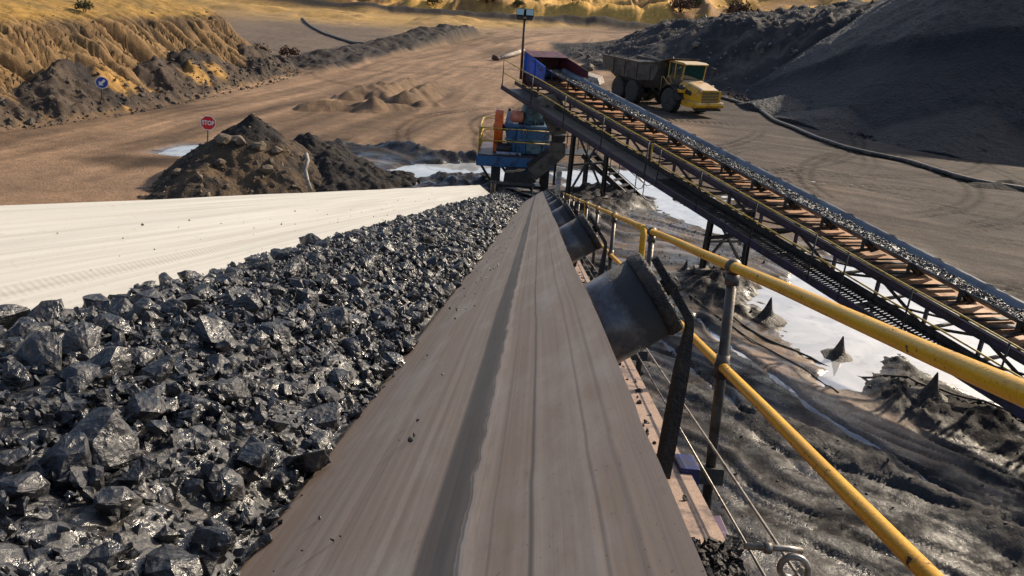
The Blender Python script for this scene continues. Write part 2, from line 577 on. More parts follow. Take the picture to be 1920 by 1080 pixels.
def water_mat():
    m = bpy.data.materials.new('slurry_water')
    nt, b = nodes_of(m)
    co = N(nt, 'ShaderNodeNewGeometry').outputs['Position']
    n1 = N(nt, 'ShaderNodeTexNoise', Scale=2.2, Detail=4.0, Roughness=0.6)
    nt.links.new(co, n1.inputs['Vector'])
    n2 = N(nt, 'ShaderNodeTexNoise', Scale=0.7, Detail=3.0, Roughness=0.6, Distortion=1.5)
    nt.links.new(co, n2.inputs['Vector'])
    c = mixc(nt, ramp(nt, n2.outputs[0], 0.35, 0.7), (0.36, 0.37, 0.39), (0.58, 0.58, 0.58))  # milky slurry, lightened further so sky glare is partly in the base colour
    c = mixc(nt, ramp(nt, n1.outputs[0], 0.56, 0.70, 0, 0.6), c, (0.17, 0.15, 0.13))
    nt.links.new(c, b.inputs['Base Color'])
    b.inputs['Roughness'].default_value = 0.07
    b.inputs['IOR'].default_value = 1.9
    b.inputs['Specular IOR Level'].default_value = 0.9
    bump(nt, b, n1.outputs[0], 0.06, 0.02)
    return m


M['water'] = water_mat()

# ------------------------------------------------------------------ terrain
W1 = [(-5.9, 28.4), (-5.9, 31.6), (-4.4, 33.6), (-1.0, 35.0), (0.5, 33.5), (-0.6, 31.0), (-3.0, 29.4)]
W1B = [(-3.9, 30.6), (-3.2, 31.5), (-1.3, 31.8), (-1.0, 30.4), (-3.6, 29.4)]
W2 = [(1.6, 34.0), (5.9, 36.0), (5.9, 32.6), (6.7, 28.8), (7.4, 27.4), (8.0, 25.6), (6.9, 25.2), (6.2, 26.4), (5.4, 28.0), (5.1, 30.7), (3.6, 30.9), (2.0, 31.0)]
W3 = [(6.7, 20.1), (8.3, 21.6), (9.7, 22.5), (11.6, 23.4), (12.2, 20.2), (13.5, 17.5), (14.5, 14.5), (12.0, 12.0), (10.6, 12.6), (9.9, 13.7), (9.3, 15.2), (9.0, 16.2), (8.5, 16.4), (7.9, 15.2), (7.3, 14.2), (6.8, 14.6), (6.6, 16.6), (6.1, 18.2), (6.2, 19.4)]
STREAM = [(4.6, 17.6), (5.0, 16.0), (5.5, 15.0), (6.0, 13.2), (6.4, 12.5), (6.9, 11.5), (7.2, 10.6)]
STREAM2 = [(3.4, 16.4), (3.9, 14.6), (4.4, 13.4), (4.5, 12.6)]
STAIR_MUD = [(1.6, 29.5), (3.3, 31.0), (4.5, 30.0), (5.3, 29.2), (4.5, 27.6), (2.4, 25.8), (1.5, 26.6)]
TRESTLE_MUD = [(4.6, 20.4), (5.8, 21.9), (6.6, 20.1), (6.1, 18.0), (5.3, 17.8), (4.6, 19.2)]
POOL_MUD = [(7.7, 14.6), (8.5, 16.0), (9.1, 16.1), (9.3, 14.8), (9.8, 13.0), (9.4, 11.6), (8.4, 12.6), (7.7, 13.6)]
TAN_FLAT = [(5.2, 16.6), (7.0, 16.4), (7.2, 13.6), (7.9, 11.6), (6.7, 11.9), (5.8, 13.8)]
DARK_BAND = [(3.6, 13.4), (4.8, 13.0), (6.1, 12.3), (7.3, 10.9), (8.4, 9.2), (7.4, 8.8), (6.6, 10.4), (5.2, 11.6), (3.8, 12.4)]
ROAD_Y = np.array([-40, 20, 33, 36.5, 41.7, 49.8, 61.3, 80, 97, 118, 141, 180, 400.])
ROAD_X = np.array([-24, -23.5, -22.5, -21.5, -20.4, -19.1, -17.6, -15.4, -12.3, -8.6, -3.0, 30, 200.])
TOE_Y = np.array([-40, 20, 33, 40.6, 56.7, 64, 70, 76, 90, 130.])
TOE_X = np.array([-27, -24.5, -23.2, -20.9, -19.0, -18.6, -20.5, -25.5, -44, -90.])


def terrain(x, y):
    """height, soil colour, wetness at world points (arrays)"""
    base = 0.022 * np.maximum(0, y - 65)
    base = np.minimum(base, 2.6 + 0.003 * np.maximum(0, y - 180))
    z = base + 0.05 * fbm(x * .25, y * .25, 3, 3)
    big = fbm(x * .12, y * .12, 21, 3)

    # --- colour of the dry yard
    tan = np.array([0.285, 0.188, 0.118])
    brown = np.array([0.092, 0.072, 0.060])
    black = np.array([0.026, 0.024, 0.025])
    ochre = np.array([0.50, 0.30, 0.085])
    grey = np.array([0.115, 0.100, 0.090])
    col = np.empty(x.shape + (3,))
    rightness = sstep(3, 14, x + big * 5) * sstep(85, 60, y)
    col[:] = tan
    col += (brown * 1.0 - tan) * rightness[..., None]

    # --- tracks: noise drawn out along the haul road / across the right-hand yard
    perp = x - np.interp(y, ROAD_Y, ROAD_X)
    tr1 = fbm(perp * 1.3 + big, y * .07, 31, 4, .6)
    ang = R(-24)
    u = x * math.cos(ang) + y * math.sin(ang)
    v = -x * math.sin(ang) + y * math.cos(ang)
    tr2 = fbm(u * .10 + big * .6, v * 1.5 + 0.8 * np.sin(u * .22), 47, 4, .6)
    wr = sstep(4, 10, x) * sstep(75, 50, y)
    tr = tr1 * (1 - wr) + tr2 * wr
    dryz = sstep(24, 30, y) * (1 - wr) + wr
    z += 0.035 * tr * dryz
    col *= (1 + 0.62 * tr * dryz)[..., None]
    scuff = sstep(.05, .4, fbm(perp * .35 + 3, y * .05, 35, 3)) * (1 - wr) * sstep(26, 34, y)
    col *= (1 - .38 * scuff)[..., None]
    # dark coal dust swept over the right yard near the pile
    cd = sstep(.05, .5, fbm(x * .09, y * .09, 77, 4) + .25 * sstep(10, 24, x)) * sstep(8, 16, x) * sstep(90, 70, y)
    col += (np.array([.058, .048, .044]) - col) * (0.6 * cd)[..., None]
    damp = sstep(.1, .45, fbm(x * .11 + 5, y * .07, 79, 4)) * sstep(26, 32, y)
    col *= (1 - .30 * damp)[..., None]
    # tyre prints in the right yard
    r8 = random.Random(3)
    d_ok = sstep(.5, 2, x - np.interp(y, TOE_Y, TOE_X)) * sstep(110, 95, y) * dryz
    arcs = [(22.5, 22.5, 8.0), (19.5, 36.5, 9.5), (10.0, 41, 12.0), (26, 29, 6.2)]
    for _ in range(13):
        arcs.append((r8.uniform(8, 34), r8.uniform(14, 52), r8.uniform(7, 22)))
    for _ in range(7):
        arcs.append((r8.uniform(-20, 10), r8.uniform(40, 95), r8.uniform(12, 34)))
    arcs = [(cx, cy, r_ + dr) for cx, cy, r_ in arcs for dr in (0, .55)]
    for (cx, cy, rad) in arcs:
        d2 = (x - cx) ** 2 + (y - cy) ** 2
        ix = np.nonzero((d2 > (rad - .45) ** 2) & (d2 < (rad + .45) ** 2) & (d_ok > .01))
        if not len(ix[0]): continue
        rr = np.sqrt(d2[ix])
        th = np.arctan2(y[ix] - cy, x[ix] - cx)
        band = np.exp(-((rr - rad) / .17) ** 2) * sstep(-.1, .15, vnoise(th * 2.0, th * 0 + cx, 5) + .1) * d_ok[ix]
        z[ix] += band * (-.020 + .03 * np.sin(th * rad * 14))
        col[ix] *= (1 - .34 * band)[..., None]

    # --- sand ridges on the haul road
    for pts, h, w in (([(-12.8, 46.6), (-10.9, 47.6), (-9.2, 47.6)], .5, .9), ([(-8.9, 47.9), (-7.6, 49.6)], .4, .8), ([(-11.8, 52.5), (-10.9, 57), (-10.4, 60)], .6, 1.0),
                      ([(-10.0, 54), (-9.3, 58.5), (-8.9, 61.5)], .8, 1.2), ([(-8.0, 52.5), (-7.2, 57), (-7.0, 60)], .75, 1.2), ([(-6.9, 51.5), (-6.0, 52.2)], .4, .6)):
        d = line_d(x, y, pts) + .35 * fbm(x * .9, y * .5, 61, 3)
        k = np.clip(1 - d / w, 0, 1)
        z += h * k ** .8 * (1 + .35 * fbm(x * 1.5, y * .8, 62, 4))
        col += (np.array([.17, .115, .068]) - col) * (.6 * k)[..., None]

    # --- wet mud in the low corner between the two conveyors
    low = sstep(27, 22.5, y + .35 * x * 0 + big * 2.0) * sstep(14.5, 11.5, x + big) * sstep(-9, -5, x)
    low = np.maximum(low, sstep(37.2, 35.0, y + 1.2 * fbm(x * .5, y * .5, 8, 3)) * sstep(-9.5, -7.5, x) * sstep(8.5, 6.5, x + .25 * (y - 30)) * sstep(20, 24, y))
    f1 = fbm(x * .55, y * .55, 91, 5, .55)
    # flow-lined mud (drag marks run away to the right, towards the camera)
    ang2 = R(-37)
    u2 = x * math.cos(ang2) + y * math.sin(ang2)
    v2 = -x * math.sin(ang2) + y * math.cos(ang2)
    wob = .55 * fbm(x * .35, y * .35, 15, 2)
    drag = fbm(u2 * .22, v2 * 2.4 + wob * 3, 17, 4, .6)
    mudc = np.array([.150, .115, .090])
    darkc = np.array([.022, .021, .022])
    dm = sstep(-.22, .20, .40 * f1 + .85 * drag)
    mc = mudc + (darkc - mudc) * dm[..., None]
    col += (mc - col) * low[..., None]
    z += low * (.035 + .035 * f1 + .075 * drag)
    wet = low * (.9 - .35 * drag)
    # nearer ground (below the handrail): dark coal mud, blackened further to stand for shade
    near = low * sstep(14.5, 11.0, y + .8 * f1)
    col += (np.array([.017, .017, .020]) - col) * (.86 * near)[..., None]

    tf = sstep(.35, -.25, poly_sd(x, y, TAN_FLAT) + .5 * f1) * low
    col += (np.array([.30, .215, .155]) - col) * (.92 * tf)[..., None]
    z += (.0 - z) * (.6 * tf)
    wet = np.maximum(wet, tf * .9)
    # fine drag grooves
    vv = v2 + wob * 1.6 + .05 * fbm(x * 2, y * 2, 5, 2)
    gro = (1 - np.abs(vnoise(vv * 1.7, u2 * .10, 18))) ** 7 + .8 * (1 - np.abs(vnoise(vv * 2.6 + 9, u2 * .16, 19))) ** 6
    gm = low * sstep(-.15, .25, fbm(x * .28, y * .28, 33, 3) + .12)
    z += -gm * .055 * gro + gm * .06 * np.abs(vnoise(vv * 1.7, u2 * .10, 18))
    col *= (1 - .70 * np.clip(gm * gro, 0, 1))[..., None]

    # wheel and drag ruts: bundles of parallel sharp grooves sweeping towards the viewer's right
    cv = v2 + .035 * (u2 + 3.0) ** 2 + .10 * fbm(x * .7, y * .7, 141, 3)
    cell = np.floor(cv / .33)
    ph = cv / .33 - cell
    on = hash01(cell, cell * 0 + 3, 7)
    groove = np.exp(-((ph - .5) / .13) ** 2) * sstep(.50, .75, on + .35 * vnoise(u2 * .5, cell * 1.7, 8))
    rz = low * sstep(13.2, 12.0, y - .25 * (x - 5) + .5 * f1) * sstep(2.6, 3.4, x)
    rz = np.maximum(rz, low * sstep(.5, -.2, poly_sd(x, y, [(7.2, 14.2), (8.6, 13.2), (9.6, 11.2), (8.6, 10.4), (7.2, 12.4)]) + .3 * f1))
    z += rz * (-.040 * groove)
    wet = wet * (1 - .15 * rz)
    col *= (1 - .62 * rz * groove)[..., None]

    def heap(poly, h, soft, colr, k=1.0, seed=0):
        nonlocal z, wet
        sd = poly_sd(x, y, poly) + .55 * fbm(x * .8, y * .8, 70 + seed, 4)
        a = sstep(soft, -soft * 1.4, sd)
        z += a * h * (1 + .5 * fbm(x * 1.6, y * 1.6, 40 + seed, 4))
        z += a * .12 * fbm(x * 4, y * 4, 50 + seed, 4, .65)
        col[:] = col + (np.array(colr) - col) * np.clip(a * 1.7 * k, 0, 1)[..., None]
        wet = wet * (1 - .8 * a)
    heap(STAIR_MUD, .42, .7, (.030, .027, .027), seed=1)
    heap(TRESTLE_MUD, .34, .6, (.034, .030, .029), seed=2)
    heap(POOL_MUD, .20, .5, (.030, .027, .028), seed=3)
    heap(DARK_BAND, .16, .5, (.034, .032, .034), seed=4)
    heap([(7.0, 17.0), (7.7, 16.2), (6.6, 16.6), (6.2, 17.4)], .12, .3, (.032, .029, .029), seed=6)
    # black fringe behind the pool on the left
    fr = np.exp(-((y - (35.4 + .5 * np.sin(x * .7) + .4 * f1)) / .55) ** 2) * sstep(-12, -9, x) * sstep(1.5, -.5, x)
    z += .26 * fr * (1 + f1) + fr * .22 * fbm(x * 2.5, y * 2.5, 12, 4, .65)
    col += (black * 1.2 - col) * np.clip(fr * 1.5, 0, 1)[..., None]

    # --- basins of standing water
    for poly, n in ((W1, 1), (W2, 2), (W3, 3)):
        sd = poly_sd(x, y, poly) + .75 * fbm(x * .9, y * .9, 110 + n, 5, .6)
        a = sstep(.45, -.35, sd)
        tgt = -.14 + .085 * fbm(x * 1.3, y * 1.3, 120 + n, 5, .6)
        z += (tgt - z) * a
        wet = np.maximum(wet, a)
        rim_ = np.exp(-((sd - .2) / .35) ** 2)
        col *= (1 - .35 * rim_)[..., None]
    a = sstep(.6, -.4, poly_sd(x, y, W1B) + .5 * fbm(x * .9, y * .9, 9, 3))
    z += a * (.30 + .25 * fbm(x * 2.2, y * 2.2, 13, 4, .65))
    col += (black - col) * a[..., None]
    for ln, w in ((STREAM, .10), (STREAM2, .06)):
        d = line_d(x, y, ln) + .12 * fbm(x * 2.2, y * 2.2, 130, 3)
        a = sstep(w * 1.6, w * .3, d)
        z += ((-.12 + .05 * fbm(x * 1.5, y * 1.5, 131, 3)) - z) * a
        wet = np.maximum(wet, a)
    # grey film by the stop sign
    d = poly_sd(x, y, [(-15.6, 31.7), (-15.2, 33.9), (-13.4, 35.2), (-12.4, 33.0), (-13.4, 31.4)]) + .4 * f1
    a = sstep(.4, -.3, d)
    z += (-.075 - z) * a * .96
    col += (np.array([.16, .155, .16]) - col) * a[..., None]
    wet = np.maximum(wet, a * 1.1)
    a = sstep(.8, -.4, poly_sd(x, y, [(-17.5, 29.8), (-16, 30.6), (-13.5, 31.2), (-13, 29.6), (-15.5, 29.0)]) + .5 * f1)
    col *= (1 - .62 * a)[..., None]

    # --- eroded bank on the left
    slope = np.interp(y + 1, TOE_Y, TOE_X) - np.interp(y - 1, TOE_Y, TOE_X)
    cs = 1 / np.sqrt(1 + (slope / 2) ** 2)
    d0 = (np.interp(y, TOE_Y, TOE_X) - x) * cs
    al = y * .98 - x * .12
    q = al + .42 * d0
    g1 = 1 - np.abs(vnoise(q * .34 + .25 * vnoise(q * .9, d0 * .5, 3), d0 * .05, 201))
    g2 = 1 - np.abs(vnoise(q * .95 + .3 * vnoise(q * 2, d0, 4), d0 * .12, 205))
    g3 = 1 - np.abs(vnoise(q * 2.6, d0 * .3, 209))
    g4 = 1 - np.abs(vnoise(q * 4.6 + .4 * vnoise(q * 3, d0 * 2, 6), d0 * .7, 213))
    gul = .95 * g1 ** 9 + .62 * g2 ** 6 + .40 * g3 ** 4 + .13 * g4 ** 3
    facem = sstep(1.2, 2.8, d0) * sstep(8.5, 5.2, d0)
    de = d0 - 2.3 * gul * facem + .5 * fbm(al * .3, d0 * .3, 220, 3)
    tal = fbm(x * .22, y * .22, 230, 4)
    talh = np.clip(1.25 + 2.1 * tal, .3, 3.2)
    face = np.interp(de, [0, 2.2, 5.2, 6.4, 12, 30, 60, 120], [0, .55, 3.9, 4.35, 5.4, 8.0, 13, 18])
    talus = np.clip(np.minimum(d0 * .72, talh - .25 * np.abs(d0 - 3)), 0, 9) + .34 * fbm(x * 1.1, y * 1.1, 235, 6, .65) * sstep(0, 1, d0)
    hz = np.where(d0 > 0, np.maximum(face, talus * sstep(5.5, 4.0, d0)), 0)
    endm = sstep(78, 66, y + .4 * (x + 18))
    inside = sstep(-.2, .5, d0)
    hz = hz * (.25 + .75 * endm)
    z += np.where(d0 > -.3, hz + inside * (.12 * fbm(x * 1.8, y * 1.8, 240, 4) + .16 * fbm(x * 3.4, y * 3.4, 242, 3, .6) * sstep(8, 5, d0)), 0)
    hc = np.empty(x.shape + (3,))
    hc[:] = (.235, .150, .072)
    hc += (np.array([.120, .082, .048]) - hc) * sstep(-.1, .5, fbm(q * .5, d0 * .3, 250, 4))[..., None]
    hc += (np.array([.085, .068, .055]) - hc) * (.6 * sstep(.55, 1.1, gul) * facem)[..., None]     # gully floors darkened, their shade painted into the soil colour
    top = sstep(5.4, 6.6, de)
    hc += (np.array([.40, .245, .065]) - hc) * (top * (.75 + .25 * fbm(x * .5, y * .5, 260, 3)))[..., None]
    hc += (np.array([.17, .13, .05]) - hc) * (.55 * top * sstep(.15, .45, fbm(x * .8, y * .8, 262, 4)))[..., None]
    tm = sstep(-.25, .2, talus - face + .25 * fbm(x * .9, y * .9, 270, 3)) * sstep(5.6, 4.6, d0)
    tc = np.array([.088, .066, .050]) + (np.array([.034, .029, .027]) - np.array([.088, .066, .050])) * sstep(0, .5, fbm(x * .5, y * .5, 280, 4))[..., None]
    hc += (tc - hc) * tm[..., None]
    for (px, py, pr) in ((-22.6, 43.6, 1.5), (-22.0, 45.8, 1.0), (-21.3, 51.0, 1.2), (-21.0, 53.4, .9), (-20.6, 41.2, .6)):
        k = sstep(pr, pr * .4, np.hypot(x - px, (y - py) * .8) + .5 * fbm(x * .8, y * .8, 290, 3))
        hc += (np.array([.50, .29, .085]) - hc) * (.8 * k)[..., None]
    im = (inside * (.25 + .75 * endm))[..., None]
    col += (hc - col) * im
    wet *= (1 - inside)

    # --- dark flat and berm beyond the bank, left of the haul road
    lf = sstep(-1.0, -4.0, perp) * sstep(66, 78, y) * sstep(175, 150, y)
    bt = sstep(0.8, -.4, perp) * sstep(-7.5, -3.0, perp) * sstep(62, 72, y) * sstep(128, 118, y)
    z += bt * (.55 + .9 * sstep(88, 108, y) + .5 * fbm(x * .35, y * .35, 300, 4) + .3 * fbm(x * 1.2, y * 1.2, 301, 3)) + lf * .25
    lc = np.array([.145, .115, .092]) + (np.array([.30, .215, .12]) - np.array([.145, .115, .092])) * sstep(105, 140, y + 10 * big)[..., None]
    col += (lc - col) * (.9 * lf)[..., None]
    col += (np.array([.045, .038, .035]) - col) * np.clip(bt * 1.3, 0, 1)[..., None]

    # --- rubble bank behind the truck
    tx = np.interp(y, [50, 60, 71, 78, 86, 100, 125], [36, 27, 20.2, 14.5, 7.0, 3.8, 2.5])
    dx = np.minimum(x - tx, 70)
    run = sstep(0, 1, np.clip(dx / 17.0, 0, 1))
    Hh = np.clip(2.7 + .16 * (x - 3), 2.4, 9.5) - np.minimum(base, 1.2)
    lump = fbm(x * .45, y * .45, 310, 5, .6)
    bk = np.clip(run * 1.15, 0, 1) * Hh * sstep(122, 104, y) * (1 + .12 * lump) + .4 * sstep(0, 2, dx) * sstep(50, 60, y) * sstep(125, 110, y) * (1 + lump)
    bk = np.where((dx > 0) & (y > 48), bk, 0)
    z += bk
    bm_ = sstep(-.5, 1.2, dx + lump) * sstep(48, 54, y) * sstep(130, 112, y)
    bc = np.array([.042, .040, .043]) + (np.array([.105, .090, .080]) - np.array([.042, .040, .043])) * sstep(.0, .55, fbm(x * .6, y * .6, 320, 5, .6))[..., None]
    k = sstep(1.6, .4, np.hypot(x - 22.0, (y - 72.6)) + .6 * lump)
    bc += (np.array([.42, .24, .09]) - bc) * (.8 * k)[..., None]
    col += (bc - col) * bm_[..., None]

    # --- berm across the far end of the haul road, then the golden hills
    fb = np.exp(-((y - 171 - .03 * x) / 4.0) ** 2) * sstep(-62, -50, x)
    z += 1.5 * fb * (1 + .3 * fbm(x * .3, y * .3, 330, 3))
    fy = sstep(176, 235, y + 9 * fbm(x * .03, y * .03, 340, 3))
    hill = fbm(x * .035, y * .035, 350, 4)
    z += fy * (9.5 + 5.5 * hill + 1.0 * fbm(x * .15, y * .15, 355, 4) + .06 * np.maximum(0, y - 235)) * sstep(-130, -70, x - .2 * y + 60)
    z += sstep(178, 184, y) * ((1 - np.abs(vnoise(x * .055, y * .03, 360))) ** 2 * 3.2 + (1 - np.abs(vnoise(x * .14, y * .09, 361))) ** 3 * 2.2 + .9 * fbm(x * .35, y * .35, 362, 4))
    far = sstep(172, 178, y)
    fc = np.array([.62, .37, .10]) + (np.array([.27, .155, .065]) - np.array([.62, .37, .10])) * sstep(0, .4, fbm(x * .08, y * .08, 370, 5, .6))[..., None]
    col += (fc - col) * far[..., None]
    # golden ground to the far left of the road
    gl = sstep(118, 140, y + 8 * big) * sstep(-2, -9, perp) * (1 - far)
    col += (np.array([.46, .29, .09]) - col) * (.75 * gl)[..., None]
    col += (np.array([.035, .028, .023]) - col) * np.clip(2 * fb, 0, 1)[..., None]
    z += gl * .5 * np.maximum(0, fbm(x * .12, y * .12, 380, 3)) * 3
    return z, np.clip(col, .008, .8), np.clip(wet, 0, 1)


def tz(x, y):
    return float(terrain(np.array([float(x)]), np.array([float(y)]))[0][0])


def axis(segs):
    out = []
    for a, b, n in segs:
        out.append(np.linspace(a, b, n, endpoint=False))
    out.append(np.array([segs[-1][1]]))
    return np.concatenate(out)


gx = axis([(-420, -90, 14), (-90, -40, 26), (-40, -31, 45), (-31, -17, 150), (-17, -5, 84), (-5, 2, 60), (2, 13.5, 185), (13.5, 30, 110), (30, 60, 60), (60, 130, 24), (130, 520, 14)])
gy = axis([(-60, 2, 14), (2, 8, 14), (8, 22, 225), (22, 38, 150), (38, 72, 290), (72, 130, 150), (130, 180, 60), (180, 300, 70), (300, 700, 16)])
GX, GY = np.meshgrid(gx, gy)
GZ, GC, GW = terrain(GX, GY)
me = grid_mesh('ground', GX, GY, GZ, True)
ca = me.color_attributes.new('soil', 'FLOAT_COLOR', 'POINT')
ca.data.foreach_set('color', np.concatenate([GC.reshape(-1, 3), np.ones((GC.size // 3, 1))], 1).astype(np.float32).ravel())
wa = me.attributes.new('wet', 'FLOAT', 'POINT')
wa.data.foreach_set('value', GW.astype(np.float32).ravel())
tag(link('ground', me, None, M['ground']), kind='structure')

wx, wy = np.meshgrid(np.linspace(-17, 16, 12), np.linspace(8, 37, 12))
tag(link('water', grid_mesh('water', wx, wy, np.full(wx.shape, -.065)), None, M['water']), kind='structure')

# ------------------------------------------------------------------ rocks: shared facetted shapes
def hull(npts, seed, flat=(1, .8, .62), sub=0, rough=0.0):
    r_ = random.Random(seed)
    bm = bmesh.new()
    for _ in range(npts):
        v = Vector((r_.gauss(0, 1), r_.gauss(0, 1), r_.gauss(0, 1))).normalized() * r_.uniform(.82, 1.0)
        bm.verts.new((v.x * flat[0], v.y * flat[1], v.z * flat[2]))
    res = bmesh.ops.convex_hull(bm, input=bm.verts[:])
    dead = [g for g in res['geom_interior'] if isinstance(g, bmesh.types.BMVert)]
    if dead: bmesh.ops.delete(bm, geom=dead, context='VERTS')
    if sub:
        bmesh.ops.subdivide_edges(bm, edges=bm.edges[:], cuts=sub, use_grid_fill=True)
        bmesh.ops.triangulate(bm, faces=bm.faces[:])
        for v in bm.verts:
            k = 1.6 * math.sin(v.co.x * 4.1 + seed) * math.sin(v.co.y * 4.6 + 2 * seed) * math.sin(v.co.z * 5.2 + seed) + .7 * math.sin(v.co.x * 11 + 3 * seed) * math.sin(v.co.y * 12.3) * math.sin(v.co.z * 13.1 + seed) + r_.uniform(-.5, .5)
            v.co *= 1 + rough * k
    bmesh.ops.triangulate(bm, faces=bm.faces[:])
    bmesh.ops.recalc_face_normals(bm, faces=bm.faces)
    bm.verts.ensure_lookup_table()
    bm.verts.index_update()
    v = np.array([p.co[:] for p in bm.verts])
    f = np.array([[q.index for q in t.verts] for t in bm.faces])
    bm.free()
    return v, f


HULLS = [hull(13, 100 + i) for i in range(14)]
HULLS_R = [hull(12, 150 + i, (1, .8, .66), 1, .10) for i in range(14)]
HULLS_S = [hull(9, 200 + i) for i in range(10)]
HULLS_L = [hull(20, 300 + i, (1, .82, .7), 3, .05) for i in range(12)]


def rotmats(n, rs):
    q = rs.normal(size=(n, 4))
    q /= np.linalg.norm(q, axis=1)[:, None]
    w, x, y, z = q.T
    return np.stack([np.stack([1 - 2 * (y * y + z * z), 2 * (x * y - z * w), 2 * (x * z + y * w)], -1),
                     np.stack([2 * (x * y + z * w), 1 - 2 * (x * x + z * z), 2 * (y * z - x * w)], -1),
                     np.stack([2 * (x * z - y * w), 2 * (y * z + x * w), 1 - 2 * (x * x + y * y)], -1)], 1)


def scatter(name, pos, size, protos, material, rs, parent=None, origin=(0, 0, 0)):
    """many stones joined into one mesh"""
    pos = np.asarray(pos) - np.array(origin)
    VV, FF = [], []
    off = 0
    Rm = rotmats(len(pos), rs)
    pick = rs.randint(0, len(protos), len(pos))
    for k, (v, f) in enumerate(protos):
        idx = np.where(pick == k)[0]
        if not len(idx): continue
        w = np.einsum('nij,vj->nvi', Rm[idx], v) * np.asarray(size)[idx][:, None, None] + pos[idx][:, None, :]
        VV.append(w.reshape(-1, 3))
        ff = f[None] + (np.arange(len(idx)) * len(v))[:, None, None] + off
        FF.append(ff.reshape(-1, 3))
        off += len(idx) * len(v)
    me = np_mesh(name, np.concatenate(VV), np.concatenate(FF), False)
    return link(name, me, parent, material)


BIG_ME = {}
def rock_object(name, loc, size, material, rs=rng, squash=1.0):
    k = rs.randrange(len(HULLS_L))
    key = (k, material.name)
    if key not in BIG_ME:
        v, f = HULLS_L[k]
        BIG_ME[key] = np_mesh(name, v, f, False)
        BIG_ME[key].materials.append(material)
    o = bpy.data.objects.new(name, BIG_ME[key])
    o.location = loc
    o.scale = (size, size, size * squash)
    o.rotation_euler = (rs.uniform(0, 6.28) if squash == 1 else rs.uniform(-.2, .2), rs.uniform(-.25, .25), rs.uniform(0, 6.28))
    COL.objects.link(o)
    return o


# ------------------------------------------------------------------ coal stockpile (right)
def radial_heap(name, cx, cy, rad, h, slope_p, material, seed, nr=120, na=260, stretch=(1, 1), rough=.12, lobes=()):
    rr = np.linspace(0, 1.12, nr)
    th = np.linspace(0, 2 * math.pi, na)
    RR, TH = np.meshgrid(rr, th)
    wob = 1 + .07 * vnoise(TH * 1.27, TH * 0, seed) + .03 * vnoise(TH * 4.0, TH * 0, seed + 1)
    X = cx + RR * rad * wob * np.cos(TH) * stretch[0]
    Y = cy + RR * rad * wob * np.sin(TH) * stretch[1]
    Z = h * np.clip(1 - RR, -.12, 1) ** 1 if slope_p == 1 else h * np.sign(1 - RR) * np.abs(1 - RR) ** slope_p
    Z = np.where(RR < .08, h * (.92 + .0 * RR), Z)
    for (lx, ly, lr, lh) in lobes:
        dd = np.hypot(X - lx, Y - ly)
        Z = np.maximum(Z, lh * (1 - dd / lr))
    g = terrain(X, Y)[0]
    g = np.where(RR < .9, np.minimum(g, 0.6), np.minimum(g, 1.0))
    Z = Z + np.clip(g, -.2, .6) + rough * fbm(X * .5, Y * .5, seed + 5, 4) + rough * .45 * fbm(X * 2, Y * 2, seed + 9, 3)
    Z[:, -1] = np.minimum(Z[:, -1], -1.0)
    return grid_mesh(name, X, Y, Z, True)


pile_me = radial_heap('coal_stockpile', 46, 69, 27.5, 20.5, 1, M['coal_pile'], 401, 170, 420, rough=.16, lobes=((29.0, 51.0, 6.5, 2.7), (22.5, 57.0, 4.5, 1.3), (20.5, 63.0, 4.0, 1.3)))
tag(link('coal_stockpile', pile_me, None, M['coal_pile']), 'huge dark blue-black coal stockpile rising out of frame on the right', 'stockpile')

rs = np.random.RandomState(5)
# stones that have rolled over the rubble bank
n = 1100
px = rs.uniform(3, 40, n); py = rs.uniform(66, 104, n)
txx = np.interp(py, [50, 60, 71, 78, 86, 100, 125], [36, 27, 20.2, 14.5, 7.0, 3.8, 2.5])
ok = px > txx - .6
px, py = px[ok], py[ok]
pz = terrain(px, py)[0]
tag(scatter('bank_rubble', np.stack([px, py, pz], 1), rs.gamma(2.0, .065, len(px)) + .05, HULLS, M['rock'], rs), 'loose grey stones strewn over the dark bank behind the truck', 'rubble', kind='stuff')
# stones on the left bank's foot
n = 1300
py = rs.uniform(30, 66, n)
d0 = rs.gamma(2.0, 1.0, n) - .6
px = np.interp(py, TOE_Y, TOE_X) - d0
pz = terrain(px, py)[0]
tag(scatter('bank_stones', np.stack([px, py, pz], 1), rs.gamma(2.0, .035, n) + .025, HULLS, M['bank_stone'], rs), 'small stones and clods along the foot of the eroded bank', 'stones', kind='stuff')
# clods on mud
n = 2600
px = rs.uniform(2, 13, n); py = 8.5 + 21.5 * rs.uniform(0, 1, n) ** .7
h = terrain(px, py)
ok = (h[0] > .02) & (h[1][:, 0] < .10)
px, py, pz = px[ok], py[ok], h[0][ok]
tag(scatter('mud_clods', np.stack([px, py, pz], 1), (rs.gamma(1.4, .012, len(px)) + .006).clip(0, .06), HULLS, M['mud'], rs), 'small black clods scattered over the wet mud', 'clods', kind='stuff')
# rubble fringe along the pile's toe
n = 900
t = rs.uniform(0, 1, n)
px = np.interp(t, [0, .4, .7, 1], [18.5, 21.5, 25.5, 38]) + rs.normal(0, .7, n)
py = np.interp(t, [0, .4, .7, 1], [71, 56, 48.5, 41.5]) + rs.normal(0, .7, n)
tag(scatter('toe_rubble', np.stack([px, py, terrain(px, py)[0] + .03], 1), rs.gamma(2, .05, n) + .04, HULLS, M['coal_pile'], rs), 'black lumps spilled along the foot of the stockpile', 'spill', kind='stuff')

